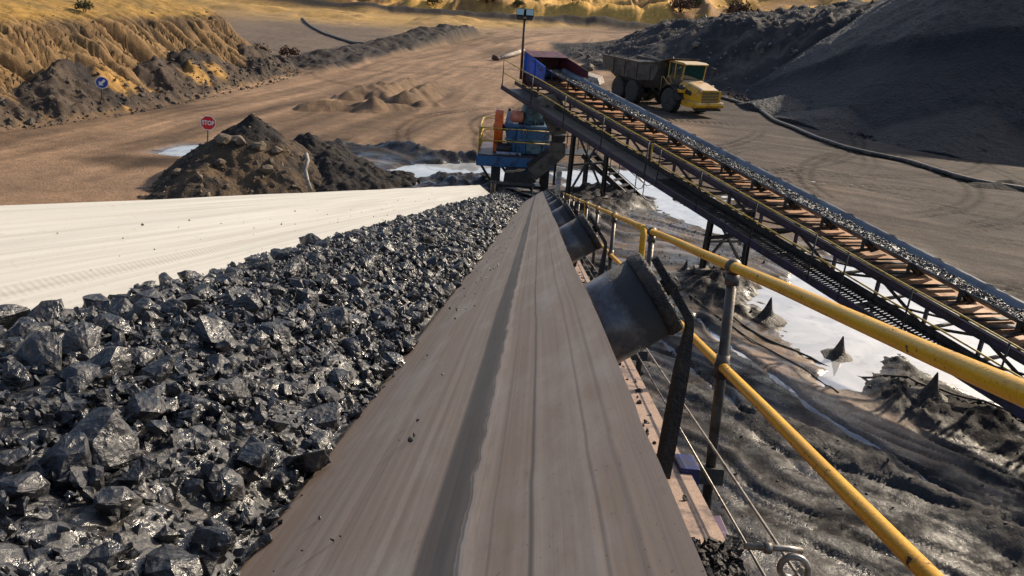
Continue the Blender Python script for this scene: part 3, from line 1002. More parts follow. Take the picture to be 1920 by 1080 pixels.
for i, (x_, y_, s_, lab) in enumerate([(6.3, 84.5, .95, 'large grey boulder on the bank just behind the tipper body'), (7.6, 88.0, .75, 'smaller grey boulder above the large one behind the tipper'),
                                       (17.2, 84, .55, 'pale boulder high on the rubble bank above the truck cab'), (24.4, 82, .5, 'pale rock on the dark bank near the stockpile edge')]):
    tag(rock_object('boulder', (x_, y_, tz(x_, y_) + s_ * .3), s_, M['rock']), lab, 'boulder')

# ------------------------------------------------------------------ spoil mounds by the stop sign
def patch_heap(name, x0, x1, y0, y1, nx, ny, hfun, material):
    X, Y = np.meshgrid(np.linspace(x0, x1, nx), np.linspace(y0, y1, ny))
    return link(name, grid_mesh(name, X, Y, hfun(X, Y), True), None, material)


def soil_mat(name, a, b, c, scale, crest=None):
    m = bpy.data.materials.new(name)
    nt, bs = nodes_of(m)
    co = N(nt, 'ShaderNodeNewGeometry').outputs['Position']
    n1 = N(nt, 'ShaderNodeTexNoise', Scale=scale, Detail=7.0, Roughness=0.7)
    n2 = N(nt, 'ShaderNodeTexNoise', Scale=scale * 9, Detail=5.0, Roughness=0.7)
    vo = N(nt, 'ShaderNodeTexVoronoi', Scale=12.0)
    for n in (n1, n2, vo): nt.links.new(co, n.inputs['Vector'])
    cc = mixc(nt, ramp(nt, n1.outputs[0], .38, .60), a, b)
    cc = mixc(nt, ramp(nt, n2.outputs[0], .52, .72, 0, .8), cc, c)
    if crest:
        sp = N(nt, 'ShaderNodeSeparateXYZ')
        nt.links.new(co, sp.inputs[0])
        ma = N(nt, 'ShaderNodeMath', operation='MULTIPLY_ADD')
        nt.links.new(n1.outputs[0], ma.inputs[0])
        ma.inputs[1].default_value = 1.3
        nt.links.new(sp.outputs[2], ma.inputs[2])
        cc = mixc(nt, ramp(nt, ma.outputs[0], crest, crest + .25), cc, (.022, .020, .020))      # coal tipped over the top
    nt.links.new(cc, bs.inputs['Base Color'])
    bs.inputs['Roughness'].default_value = .9
    bs.inputs['Specular IOR Level'].default_value = .2
    p = bump(nt, bs, n2.outputs[0], .9, .06)
    bump(nt, bs, vo.outputs['Distance'], .35, .05, p)
    return m


M['spoil'] = soil_mat('brown_spoil', (.035, .030, .027), (.105, .070, .042), (.15, .11, .075), .8, 1.98)
M['black_spoil'] = soil_mat('black_spoil', (.020, .019, .019), (.040, .034, .031), (.085, .070, .060), .8)


def spoil_h(X, Y):
    d = np.hypot((X + 10.1) * .95, (Y - 28.9) * .85) + .45 * fbm(X * .5, Y * .5, 500, 4)
    d2 = np.hypot(X + 10.9, (Y - 26.3) * .8) + .4 * fbm(X * .6, Y * .6, 505, 4)
    z = np.maximum(2.30 * (1 - d / 3.1), 1.0 * (1 - d2 / 1.9))
    return np.maximum(z, -.25) + .22 * fbm(X * 1.3, Y * 1.3, 510, 5, .65) + .05 * fbm(X * 5, Y * 5, 515, 3)


def black_h(X, Y):
    d = np.hypot((X + 8.6) * .9, Y - 31.2) + .5 * fbm(X * .6, Y * .6, 520, 4)
    d2 = np.hypot((X + 7.3) * .8, (Y - 29.7)) + .4 * fbm(X * .7, Y * .7, 525, 4)
    z = np.maximum(1.25 * (1 - d / 2.5), .95 * (1 - d2 / 2.4))
    return np.maximum(z, -.25) + .30 * fbm(X * 1.3, Y * 1.3, 530, 5, .65) + .07 * fbm(X * 5, Y * 5, 535, 3)


tag(patch_heap('spoil_mound', -15.0, -6.5, 23.0, 33.0, 150, 170, spoil_h, M['spoil']), 'brown stony spoil mound with black crest below the stop sign', 'mound')
tag(patch_heap('coal_mound', -12.5, -4.0, 26.5, 34.8, 140, 140, black_h, M['black_spoil']), 'lower black coal-dirt mound beside the brown spoil heap, by the water', 'mound')
n = 260
px = rs.uniform(-13.5, -7.5, n); py = rs.uniform(24.5, 31, n)
pz = spoil_h(px, py)
ok = pz > .1
tag(scatter('mound_stones', np.stack([px, py, pz], 1)[ok], rs.gamma(2, .026, ok.sum()) + .02, HULLS, M['pale_rock'], rs), 'small stones lying all over the brown spoil mound', 'stones', kind='stuff')
for x_, y_, s_, lab in [(-10.75, 27.75, .42, 'large tan block on the upper left flank of the spoil mound'), (-10.1, 27.5, .34, 'tan angular rock just right of the large block on the mound'),
                        (-9.45, 27.6, .34, 'flat tan rock on the middle of the spoil mound'), (-8.9, 27.9, .28, 'tan rock on the right flank of the spoil mound'),
                        (-10.5, 26.6, .28, 'pale flat stone low on the spoil mound'), (-8.9, 26.7, .3, 'dark grey stone at the mound foot beside the belt edge'),
                        (-11.9, 26.4, .24, 'small tan stone on the left shoulder of the mound')]:
    z_ = float(spoil_h(np.array([x_]), np.array([y_]))[0])
    tag(rock_object('mound_rock', (x_, y_, z_ + .06), s_, M['pale_rock'], squash=.95), lab, 'rock')

MB_h = MB().tube([(-7.87, 27.5, 1.06), (-7.66, 27.4, 1.29), (-7.6, 27.3, 1.12), (-7.65, 27.1, 0.81), (-7.53, 26.9, 0.5), (-7.35, 26.7, 0.15)], .075, 10)
tag(MB_h.build('bent_hose', M['pale_hose']), 'short pale bent hose end sticking out between the two mounds', 'hose')

# mud cones under the drips
for x_, y_, h_, lab in [(6.36, 17.9, .56, 'pointed black mud cone beside the trestle foot, left end of the pool'), (7.44, 16.0, .52, 'pointed black mud cone in the middle of the row, at the stream mouth'),
                        (8.36, 13.74, .55, 'tallest pointed mud cone, on the black mud bank nearest the far pool'), (4.92, 21.1, .34, 'small dark mud cone farthest back, left of the trestle')]:
    b_ = MB()
    b_.lathe([(.75, -.12), (.55, .02), (.34, .10), (.22, .22), (.15, .38), (.10, .58), (.06, .78), (.025, .95), (.001, 1.0)], (0, 0, 0), (0.03, -.02, 1), 18, True, .10)
    me_ = b_.mesh('mud_cone')
    for v in me_.vertices: v.co.z *= h_; v.co.x *= h_ * 1.3; v.co.y *= h_ * 1.3
    me_.materials.append(M['mud'])
    o = link('mud_cone', me_)
    o.location = (x_, y_, max(tz(x_, y_) - .02, -.08))
    tag(o, lab, 'mud cone', 'mud cones in the slurry')

# ------------------------------------------------------------------ near conveyor
S_ = 12.604
DV = Vector((0.024630, 0.975591, -0.218208)).normalized()
E1 = Vector((0.99968, -0.02524, 0.0)).normalized()
NV = E1.cross(DV).normalized()
ORG = Vector((0, 0, CAM_H))


def K(s, l, n):
    """point on the near conveyor: s along the belt, l sideways, n square to it"""
    return ORG + DV * s + E1 * l + NV * n


LE, RE = (-1.74, -.205), (.129, -.240)
LC, RC = -1.13, -.47
NB = -.66
conv1 = empty('belt_conveyor', (-.2, 12, 0))
tag(conv1, 'troughed conveyor belt carrying coal straight away from the viewer, with side rollers', 'conveyor')


def belt_profile():
    P = []
    for i in range(15):
        t = i / 14
        P.append((LE[0] + (LC - LE[0]) * t, LE[1] + (NB - LE[1]) * (t ** 1.0)))
    for i in range(1, 10):
        t = i / 10
        P.append((LC + (RC - LC) * t, NB))
    for i in range(19):
        t = i / 18
        P.append((RC + (RE[0] - RC) * t, NB + (RE[1] - NB) * t))
    P = np.array(P)
    Q = P.copy()                                     # round the two folds
    for _ in range(3):
        Q[1:-1] = .25 * Q[:-2] + .5 * Q[1:-1] + .25 * Q[2:]
    return Q


BP = belt_profile()
bl = np.concatenate([[0], np.cumsum(np.hypot(np.diff(BP[:, 0]), np.diff(BP[:, 1])))])
ss = np.concatenate([np.arange(-2.5, 6, .06), np.arange(6, 26.4, .15)])
RSP = 2.6
rolls = [2.04 + RSP * k for k in range(-1, 9)]


def sag(s, across):
    """the belt dips a little between the idlers, most at its free edges"""
    ph = (s - rolls[1]) / RSP
    return -.004 * np.sin(math.pi * ph) ** 2 * across


SS, II = np.meshgrid(ss, np.arange(len(BP)), indexing='ij')
edge = np.clip(np.abs(bl[II] / bl[-1] - .5) * 2, 0, 1) ** 2
nn = BP[II, 1] + sag(SS, edge) + .003 * fbm(SS * .7, bl[II] * 1.5, 600, 3) * edge
ll = BP[II, 0] + (.004 * vnoise(SS * 1.3, SS * 0, 605) + .003 * np.minimum(0, vnoise(SS * 9, SS * 0, 606) + .2)) * edge
flat = sstep(23.0, 26.3, SS)                          # the belt flattens onto its tail pulley
nn = nn * (1 - flat) + (NB + .03) * flat
pos = (np.array(ORG)[None, None] + SS[..., None] * np.array(DV) + ll[..., None] * np.array(E1) + nn[..., None] * np.array(NV)) - np.array(conv1.location)
V1 = pos.reshape(-1, 3)
V2 = (pos - .016 * np.array(NV)).reshape(-1, 3)
ny, nx = SS.shape
i = np.arange((ny - 1) * (nx - 1))
r_, c_ = i // (nx - 1), i % (nx - 1)
a = r_ * nx + c_
f_top = np.stack([a, a + 1, a + nx + 1, a + nx], 1)
off = ny * nx
f_bot = f_top[:, ::-1] + off
ke = np.arange(ny) * nx
SV_ = np.concatenate([V1[ke], V2[ke], V1[ke + nx - 1], V2[ke + nx - 1]])       # square-cut sides get corners of their own
k = np.arange(ny - 1) + 2 * off
f_l = np.stack([k, k + 1, k + 1 + ny, k + ny], 1)
k2 = k + 2 * ny
f_r = np.stack([k2, k2 + ny, k2 + 1 + ny, k2 + 1], 1)
bme = np_mesh('belt', np.concatenate([V1, V2, SV_]), np.concatenate([f_top, f_bot, f_l, f_r]), True)
ac_ = np.tile(bl[II].ravel(), 2)
al_ = np.tile(SS.ravel(), 2)
side_i = np.concatenate([ke, ke, ke + nx - 1, ke + nx - 1])
at_ = bme.attributes.new('across', 'FLOAT', 'POINT')
at_.data.foreach_set('value', np.concatenate([ac_, ac_[side_i]]).astype(np.float32))
at_ = bme.attributes.new('along', 'FLOAT', 'POINT')
at_.data.foreach_set('value', np.concatenate([al_, al_[side_i]]).astype(np.float32))


def wing_across(lat):
    """developed distance across the belt of a point on the right wing"""
    return float(np.interp(lat, BP[:, 0], bl))


def belt_mat():
    m = bpy.data.materials.new('dusty_belt_rubber')
    nt, b = nodes_of(m)
    ac = N(nt, 'ShaderNodeAttribute', attribute_name='across').outputs['Fac']
    al = N(nt, 'ShaderNodeAttribute', attribute_name='along').outputs['Fac']

    def coords(ka, kl, wob=None):
        cx = N(nt, 'ShaderNodeCombineXYZ')
        for src, kk, j in ((ac, ka, 0), (al, kl, 1)):
            mu = N(nt, 'ShaderNodeMath', operation='MULTIPLY')
            nt.links.new(src, mu.inputs[0])
            mu.inputs[1].default_value = kk
            nt.links.new(mu.outputs[0], cx.inputs[j])
        return cx.outputs[0]

    def noise(ka, kl, det=5.0, rgh=.6):
        n = N(nt, 'ShaderNodeTexNoise', Scale=1.0, Detail=det, Roughness=rgh)
        nt.links.new(coords(ka, kl), n.inputs['Vector'])
        return n.outputs[0]
    s1 = noise(55, .35)                # long scrape streaks
    s2 = noise(12, .25)
    s3 = noise(190, 1.2, 3.0)
    bl_ = noise(7, 2.2, 6.0, .65)
    c = mixc(nt, ramp(nt, s1, .33, .67), (.265, .192, .145), (.400, .310, .245))
    c = mixc(nt, ramp(nt, s2, .38, .66, 0, .75), c, (.295, .205, .145))
    c = mixc(nt, ramp(nt, s3, .5, .75, 0, .4), c, (.20, .165, .145))
    c = mixc(nt, ramp(nt, bl_, .5, .75, 0, .45), c, (.52, .48, .44))
    # left wing painted paler and greyer for sunlight on it, right wing keeps the brown
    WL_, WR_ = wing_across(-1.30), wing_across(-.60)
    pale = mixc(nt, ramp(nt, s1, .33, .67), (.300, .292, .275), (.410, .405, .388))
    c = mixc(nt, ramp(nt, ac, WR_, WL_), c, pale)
    # stuck grit, and a faint ribbed press mark along the left wing
    sp1 = noise(150, 110, 2.0)
    c = mixc(nt, ramp(nt, sp1, .66, .72, 0, .6), c, (.09, .075, .065))
    sp2 = noise(26, 14, 5.0, .7)
    c = mixc(nt, ramp(nt, sp2, .60, .72, 0, .35), c, (.16, .135, .12))
    wv = N(nt, 'ShaderNodeTexWave', Scale=1.0, Distortion=1.5, Detail=2.0)
    wv.bands_direction = 'Y'
    nt.links.new(coords(3, 9), wv.inputs['Vector'])
    AL = wing_across(-1.46)
    su = N(nt, 'ShaderNodeMath', operation='SUBTRACT')
    nt.links.new(ac, su.inputs[0])
    su.inputs[1].default_value = AL
    abn = N(nt, 'ShaderNodeMath', operation='ABSOLUTE')
    nt.links.new(su.outputs[0], abn.inputs[0])
    rb = N(nt, 'ShaderNodeMath', operation='MULTIPLY')
    nt.links.new(ramp(nt, abn.outputs[0], .03, .012), rb.inputs[0])
    nt.links.new(wv.outputs['Fac'], rb.inputs[1])
    c = mixc(nt, ramp(nt, rb.outputs[0], 0, 1, 0, .30), c, (.17, .14, .12))
    # bare rubber stripe with a ragged dusty side, and a fine scored line
    wav = noise(18, 9, 3.0, .6)
    aw = N(nt, 'ShaderNodeMath', operation='ADD')
    nt.links.new(ac, aw.inputs[0])
    nt.links.new(ramp(nt, wav, .3, .7, -.005, .005), aw.inputs[1])
    A0, A1 = wing_across(-.094), wing_across(-.052)
    e0 = ramp(nt, ac, A0 - .006, A0 + .002)
    e1 = ramp(nt, aw.outputs[0], A1 + .002, A1 - .002)
    st = N(nt, 'ShaderNodeMath', operation='MULTIPLY')
    nt.links.new(e0, st.inputs[0])
    nt.links.new(e1, st.inputs[1])
    rub = N(nt, 'ShaderNodeMath', operation='MULTIPLY')
    nt.links.new(st.outputs[0], rub.inputs[0])
    nt.links.new(ramp(nt, s1, .2, .6, .95, .7), rub.inputs[1])
    c = mixc(nt, rub.outputs[0], c, (.032, .035, .042))
    lip0 = ramp(nt, aw.outputs[0], A1 + .001, A1 + .004)
    lip1 = ramp(nt, aw.outputs[0], A1 + .020, A1 + .008)
    lp = N(nt, 'ShaderNodeMath', operation='MULTIPLY')
    nt.links.new(lip0, lp.inputs[0])
    nt.links.new(lip1, lp.inputs[1])
    c = mixc(nt, ramp(nt, lp.outputs[0], 0, 1, 0, .38), c, (.42, .36, .31))
    for lat, w, amt in ((.018, .0022, .75), (.075, .0016, .4), (.098, .002, .35), (-.02, .0015, .3)):
        A = wing_across(lat)
        sub = N(nt, 'ShaderNodeMath', operation='SUBTRACT')
        nt.links.new(ac, sub.inputs[0])
        sub.inputs[1].default_value = A
        ab = N(nt, 'ShaderNodeMath', operation='ABSOLUTE')
        nt.links.new(sub.outputs[0], ab.inputs[0])
        c = mixc(nt, ramp(nt, ab.outputs[0], w * 1.8, w * .5, 0, amt), c, (.085, .07, .06))
    nt.links.new(c, b.inputs['Base Color'])
    nt.links.new(ramp(nt, s2, .3, .7, .45, .68), b.inputs['Roughness'])
    b.inputs['Specular IOR Level'].default_value = .4
    p = bump(nt, b, s1, .12, .004)
    p = bump(nt, b, lp.outputs[0], .3, .002, p)
    bump(nt, b, bl_, .12, .006, p)
    return m


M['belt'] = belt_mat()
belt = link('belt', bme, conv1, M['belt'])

# frame: stringers, cross members, legs
ZS = (-2.5, 26.6)
wing_dir_r = (E1 * math.cos(R(35)) + NV * math.sin(R(35))).normalized()
wing_dir_l = (-E1 * math.cos(R(35)) + NV * math.sin(R(35))).normalized()
for side, l0 in ((1, .40), (-1, -2.02)):
    MB().channel(K(ZS[0], l0, -.86), K(ZS[1], l0, -.86), .085, .20, .010, NV, side).build('stringer', M['tan_plate'] if side == 1 else M['purple_steel'], conv1)
for k in range(-1, 13):
    MB().bar(K(.4 + 2.05 * k, -2.0, -.92), K(.4 + 2.05 * k, .36, -.92), .08, .08, NV).build('cross_member', M['black_steel'], conv1)
for s_ in (4.0, 9.5, 15.0, 20.0):
    for l0 in (-2.02, .40):
        p_ = K(s_, l0, -.97)
        q_ = Vector((p_.x, p_.y, tz(p_.x, p_.y) - .3))
        MB().bar(p_, q_, .11, .11, (0, 1, 0)).build('trestle_leg', M['black_steel'], conv1)
    p0, p1 = K(s_, -1.96, -1.0), K(s_, .34, -1.0)
    MB().bar(p0, Vector((p1.x, p1.y, max(.2, p1.z - 2.6))), .07, .05).build('brace', M['black_steel'], conv1)

# rollers: each a shell with a muddy collar and a shaft end
roll_n = -.085
def roller_mesh():
    sh = MB().lathe([(.103, -.56), (0.114, -.55), (0.114, .0), (0.114, .135)], (0, 0, 0), (1, 0, 0), 40)
    lip = MB().lathe([(0.114, .1355), (0.1175, .137), (0.1185, .150), (0.118, .168), (0.114, .174), (.075, .174), (.070, .160), (.0, .160)], (0, 0, 0), (1, 0, 0), 56, True, .008)
    shf = MB().lathe([(.018, .1605), (.018, .225), (.0, .226)], (0, 0, 0), (1, 0, 0), 14)
    return sh.mesh('idler_roller'), lip.mesh('collar'), shf.mesh('shaft')


def roller_mat():
    m = bpy.data.materials.new('worn_roller_steel')
    nt, b = nodes_of(m)
    tc = N(nt, 'ShaderNodeTexCoord').outputs['Object']
    sp = N(nt, 'ShaderNodeSeparateXYZ')
    nt.links.new(tc, sp.inputs[0])
    n1 = N(nt, 'ShaderNodeTexNoise', Scale=16.0, Detail=6.0, Roughness=.65)
    nt.links.new(tc, n1.inputs['Vector'])
    n2 = N(nt, 'ShaderNodeTexNoise', Scale=75.0, Detail=4.0, Roughness=.65)
    nt.links.new(tc, n2.inputs['Vector'])
    ad = N(nt, 'ShaderNodeMath', operation='MULTIPLY_ADD')
    nt.links.new(n1.outputs[0], ad.inputs[0])
    ad.inputs[1].default_value = .10
    nt.links.new(sp.outputs[0], ad.inputs[2])
    k = ramp(nt, ad.outputs[0], .100, .125)                 # mud cake towards the outer end
    c = mixc(nt, ramp(nt, n2.outputs[0], .35, .65), (.10, .097, .105), (.17, .162, .168))
    c = mixc(nt, k, c, (.038, .037, .038))
    nt.links.new(c, b.inputs['Base Color'])
    nt.links.new(ramp(nt, k, 0, 1, .33, .7), b.inputs['Roughness'])
    nt.links.new(ramp(nt, k, 0, 1, .45, .0), b.inputs['Metallic'])
    hh = N(nt, 'ShaderNodeMath', operation='MULTIPLY')
    nt.links.new(n2.outputs[0], hh.inputs[0])
    nt.links.new(ramp(nt, k, 0, 1, .08, 1.0), hh.inputs[1])
    bump(nt, b, hh.outputs[0], .6, .006)
    return m


M['roller'] = roller_mat()
rm, lm, sm_ = roller_mesh()
for m_, mt in ((rm, 'roller'), (lm, 'caked_mud'), (sm_, 'black_steel')): m_.materials.append(M[mt])
for side, wd, ed in ((1, wing_dir_r, RE), (-1, wing_dir_l, LE)):
    for j, s_ in enumerate(rolls):
        nrm = (NV - wd * NV.dot(wd)).normalized()
        o_ = K(s_, ed[0], ed[1] - .012) - nrm * (0.114 + .014) - (wd * .17 if side == -1 else wd * 0)
        fr = Matrix((wd, DV if side == 1 else -DV, nrm if True else nrm)).transposed()
        if fr.determinant() < 0: fr = Matrix((wd, -DV if side == 1 else DV, nrm)).transposed()
        rot = fr.to_euler()
        ro = link('idler_roller', rm, conv1)
        ro.location = o_ - Vector(conv1.location)
        ro.rotation_euler = (rot.x, rot.y, rot.z)
        c1 = link('collar', lm, ro)
        c2 = link('shaft', sm_, ro)
        # end stand: bent plate from the shaft down to the stringer, caked in mud
        e_ = o_ + wd * .200
        dn = -nrm
        ff = -DV
        p0 = e_ - dn * .085
        p1 = e_ + dn * .105
        top_l = p1 + NV * -.03 + wd * .004
        foot = K(s_ - .02, (.395 if side == 1 else -1.985), -.752)
        b_ = MB()
        n_seg = 9
        pts = [p0, e_ + dn * .02, p1, top_l] + [top_l.lerp(foot, t) for t in (.25, .5, .75, 1.0)]
        rr_ = random.Random(j + 40 * side)
        sec = []
        for q, pnt in enumerate(pts):
            w_ = .018 + (.008 if q > 3 else 0) + rr_.uniform(-.002, .004) + .006 * max(0, q - 4)
            t_ = .008 + (.006 if q > 3 else 0) + rr_.uniform(0, .003)
            sx = wd if q < 3 else E1 * side
            sec.append([pnt - DV * w_ - sx * t_, pnt + DV * w_ - sx * t_, pnt + DV * w_ + sx * t_, pnt - DV * w_ + sx * t_])
        vs = [p for s4 in sec for p in s4]
        fs = [(0, 1, 2, 3), tuple(4 * (len(sec) - 1) + t for t in (3, 2, 1, 0))]
        for q in range(len(sec) - 1):
            for t in range(4):
                fs.append((4 * q + t, 4 * q + (t + 1) % 4, 4 * q + 4 + (t + 1) % 4, 4 * q + 4 + t))
        b_.add(vs, fs)
        b_.tube([e_ - wd * .02, e_ + wd * .022], .024, 8)
        b_.build('roller_bracket', M['caked_mud'], conv1)
for j, s_ in enumerate(rolls):
    MB().tube([K(s_, LC + .02, NB - .125), K(s_, RC - .02, NB - .125)], 0.114, 20).build('centre_roller', M['roller'], conv1)

# gussets, mud spill and small box seen past the belt edge
g0 = K(1.22, .425, -.705)
b_ = MB()
b_.hexa([K(1.62, .448, -.96), K(1.62, .515, -.96), K(1.80, .50, -.96), K(1.80, .448, -.96), K(1.68, .448, -.80), K(1.68, .512, -.79), K(1.79, .50, -.76), K(1.79, .448, -.77)])
b_.build('gusset', M['lilac_plate'], conv1, .002)
b_ = MB()
b_.hexa([K(2.05, .45, -.84), K(2.05, .505, -.84), K(2.17, .505, -.84), K(2.17, .45, -.84), K(2.05, .45, -.745), K(2.05, .505, -.745), K(2.17, .505, -.745), K(2.17, .45, -.745)])
b_.build('switch_box', M['box_blue'], conv1, .004)
rs2 = np.random.RandomState(77)
n = 700
sl = rs2.uniform(.9, 1.62, n)
la = rs2.uniform(.37, .475, n)
hn = -.757 + .05 * rs2.beta(2, 2, n) * np.clip(1.1 - np.abs(sl - 1.28) * 2.4, 0, 1)
pp = np.array([K(a_, b__, c__) for a_, b__, c__ in zip(sl, la, hn)])
tag(scatter('mud_spill', pp, rs2.gamma(2, .0045, n) + .004, HULLS_S, M['caked_mud'], rs2, conv1, conv1.location), kind='stuff')
n = 130
sl = rs2.uniform(1.6, 7, n); la = rs2.uniform(.36, .445, n)
pp = np.array([K(a_, b__, -.757) for a_, b__ in zip(sl, la)])
tag(scatter('spilled_crumbs', pp, rs2.gamma(2, .0035, n) + .002, HULLS_S, M['caked_mud'], rs2, conv1, conv1.location), kind='stuff')

# tail pulley and loading skirt under the crusher
MB().tube([K(26.55, -1.75, NB - .24), K(26.55, .15, NB - .24)], .24, 24).build('tail_pulley', M['black_steel'], conv1)
for l0 in (-1.45, -.18):
    MB().bar(K(23.6, l0, -.30), K(26.4, l0, -.30), .02, .5, NV).build('skirt_plate', M['black_steel'], conv1)
MB().bar(K(23.5, -1.5, -.1), K(23.5, -.1, -.1), .06, .08, NV).build('skirt_beam', M['black_steel'], conv1)

# pull cord with its eye bolt
cord = empty('pull_cord', K(1.4, .53, -.68))
tag(cord, 'thin steel pull cord threaded through an eye bolt beside the belt', 'cord')
MB().tube([K(s_, .527, -.672 - .012 * math.sin(math.pi * ((s_ - 1.42) / 4.1)) ** 2) for s_ in np.linspace(-.5, 25, 90)], .0035, 6).build('cord', M['galv'], cord)
MB().tube([K(s_, .492, -.715) for s_ in (-.5, 8, 16, 25)], .003, 6).build('second_cord', M['galv'], cord)
for s_ in (1.36, 5.5, 9.6, 13.7):
    ey = empty('eye', (0, 0, 0))
    bpy.data.objects.remove(ey)
    c_ = K(s_, .528, -.672)
    ring = MB()
    ring.tube([c_ + (E1 * math.cos(t) + NV * math.sin(t)) * .024 + DV * (.004 * t) for t in np.linspace(-.9, 2 * math.pi - .2, 26)], .0062, 8)
    st0 = c_ + (E1 * math.cos(2 * math.pi - .2) + NV * math.sin(2 * math.pi - .2)) * .024 + DV * .022
    ring.tube([c_ + NV * .030 + E1 * .015 + DV * .02, c_ + NV * .034 - E1 * .01 + DV * .016, c_ + NV * .034 - E1 * .095 + DV * .01], .006, 8)
    ring.tube([c_ + NV * .034 - E1 * .045 + DV * .012, c_ + NV * .034 - E1 * .058 + DV * .012], .011, 6)
    ring.build('eye_bolt', M['galv'], cord)

# ------------------------------------------------------------------ coal riding on the near belt
CL = np.array([-1.42, -1.36, -1.28, -1.18, -1.05, -.90, -.75, -.60, -.48, -.40, -.36])
CN = np.array([-.455, -.465, -.445, -.42, -.405, -.41, -.44, -.49, -.55, -.60, -.62])


def coal_n(l, s):
    return np.interp(l, CL, CN) + .028 * fbm(l * 3.2, s * 3.0, 700, 3) - .018


def belt_n(l):
    return np.interp(l, BP[:, 0], BP[:, 1])


sv = np.concatenate([np.arange(.0, 8, .03), np.arange(8, 26, .10)])
lv = np.linspace(-1.335, -.40, 60)
LV, SV = np.meshgrid(lv, sv)
edgew = np.minimum(LV + 1.335, -.40 - LV)
NVv = np.maximum(coal_n(LV, SV) - .012 + .010 * vnoise(LV * 30, SV * 30, 710) + .014 * vnoise(LV * 13, SV * 13, 712), belt_n(LV) + .004)
NVv = np.where(edgew < .03, np.minimum(NVv, belt_n(LV) + .006), NVv)
pos = np.array(ORG) + SV[..., None] * np.array(DV) + LV[..., None] * np.array(E1) + NVv[..., None] * np.array(NV)
o = link('coal_bed', grid_mesh('coal_bed', pos[..., 0], pos[..., 1], pos[..., 2], False), None, M['coal'])
tag(o, 'bed of fine black coal under the lumps on the near belt', 'coal', kind='stuff')

rs3 = np.random.RandomState(21)


def lump_pts(n, s0, s1, r_of, sink=.35, pw=1.0):
    s = s0 + (s1 - s0) * rs3.uniform(0, 1, n) ** pw
    l = rs3.uniform(-1.38, -.37, n)
    l = np.maximum(l, -1.36 + .045 * vnoise(s * 2.1, s * 0, 721) + rs3.uniform(-.02, .05, n))
    # ragged right-hand margin
    mar = -.385 + .035 * vnoise(s * 2.3, s * 0, 720) - .02
    l = np.minimum(l, mar - rs3.uniform(0, .06, n))
    r = r_of(n)
    z = np.maximum(coal_n(l, s), belt_n(l) + r * .25) + r * (sink * rs3.uniform(-.6, 1.0, n))
    p = np.array(ORG) + s[:, None] * np.array(DV) + l[:, None] * np.array(E1) + z[:, None] * np.array(NV)
    return p, r


P1, R1 = lump_pts(3300, .3, 9.0, lambda n: rs3.uniform(.016, .034, n))
P2, R2 = lump_pts(12000, .3, 8.0, lambda n: rs3.uniform(.005, .015, n), .9, 1.3)
P3, R3 = lump_pts(4200, 9.0, 26.0, lambda n: rs3.gamma(4, .0085, n).clip(.015, .085))
o = scatter('coal_fines', P2, R2, HULLS_S, M['coal'], rs3)
tag(o, 'small coal crumbs filling gaps between the lumps on the near belt', 'coal', kind='stuff')
o = scatter('coal_load', P1, R1, HULLS_R, M['coal'], rs3)
tag(o, 'mass of smaller black coal lumps on the near half of the belt', 'coal', kind='stuff')
o = scatter('distant_coal_load', P3, R3, HULLS, M['coal'], rs3)
tag(o, 'coal lumps on the far half of the near belt, down to its tail', 'coal', kind='stuff')
# stray crumbs on the bare belt
n = 240
s_a = rs3.uniform(.8, 12, n)
l_a = np.where(rs3.uniform(0, 1, n) < .5, rs3.uniform(-.36, -.18, n), rs3.uniform(-1.62, -1.40, n))
pp = np.array([K(a_, b__, float(belt_n(b__)) + .003) for a_, b__ in zip(s_a, l_a)])
o = scatter('stray_coal_crumbs', pp, rs3.gamma(1.5, .0022, n) + .0015, HULLS_S, M['coal'], rs3)
tag(o, 'stray coal crumbs lying on the bare parts of the belt', 'coal', kind='stuff')

LUMP_ME = []
for v, f in HULLS_L:
    lmesh = np_mesh('coal_lump', v, f, False)
    lmesh.materials.append(M['coal'])
    LUMP_ME.append(lmesh)
placed = []
tries = 0
lr = random.Random(99)
while len(placed) < 300 and tries < 20000:
    tries += 1
    s_ = .55 + 8.5 * lr.random() ** 1.35
    r_ = lr.uniform(.034, .060) * (1.3 if lr.random() < .12 else 1)
    l_ = lr.uniform(-1.33, -.42 - r_ * .6)
    if lr.random() < .16: l_ = lr.uniform(-.52, -.40)
    if any(abs(s_ - a) < (r_ + c) * .8 and abs(l_ - b) < (r_ + c) * .8 for a, b, c in placed): continue
    placed.append((s_, l_, r_))
# a few named stones of the photograph: the block at the left rim and the flat-topped block near the viewer
placed[:5] = [(1.80, -1.30, .085), (2.0, -1.28, .07), (1.16, -.66, .075), (1.45, -.82, .075), (4.35, -1.24, .10)]
SPECIAL = ['large dark coal block on the left rim of the load, nearest the viewer', 'coal block touching the large one on the left rim of the load', 'big flat-topped coal block low on the near slope of the load', 'big coal lump just above the flat-topped block on the load', 'coal lump standing tall on the far rim against the pale belt']
for ix_, (s_, l_, r_) in enumerate(placed):
    n_ = max(float(coal_n(np.array([l_]), np.array([s_]))[0]), float(belt_n(l_)) + r_ * .2) + r_ * .22
    o = bpy.data.objects.new('coal_lump', lr.choice(LUMP_ME))
    o.location = K(s_, l_, n_)
    o.scale = (r_ * lr.uniform(.95, 1.25), r_ * lr.uniform(.8, 1.05), r_ * lr.uniform(.75, 1.0))
    o.rotation_euler = (lr.uniform(-.7, .7), lr.uniform(-.7, .7), lr.uniform(0, 6.28))
    COL.objects.link(o)
    tag(o, SPECIAL[ix_] if ix_ < 5 else 'fist-sized shiny black coal lump riding on the near belt', 'coal lump', 'larger coal lumps on the near belt')

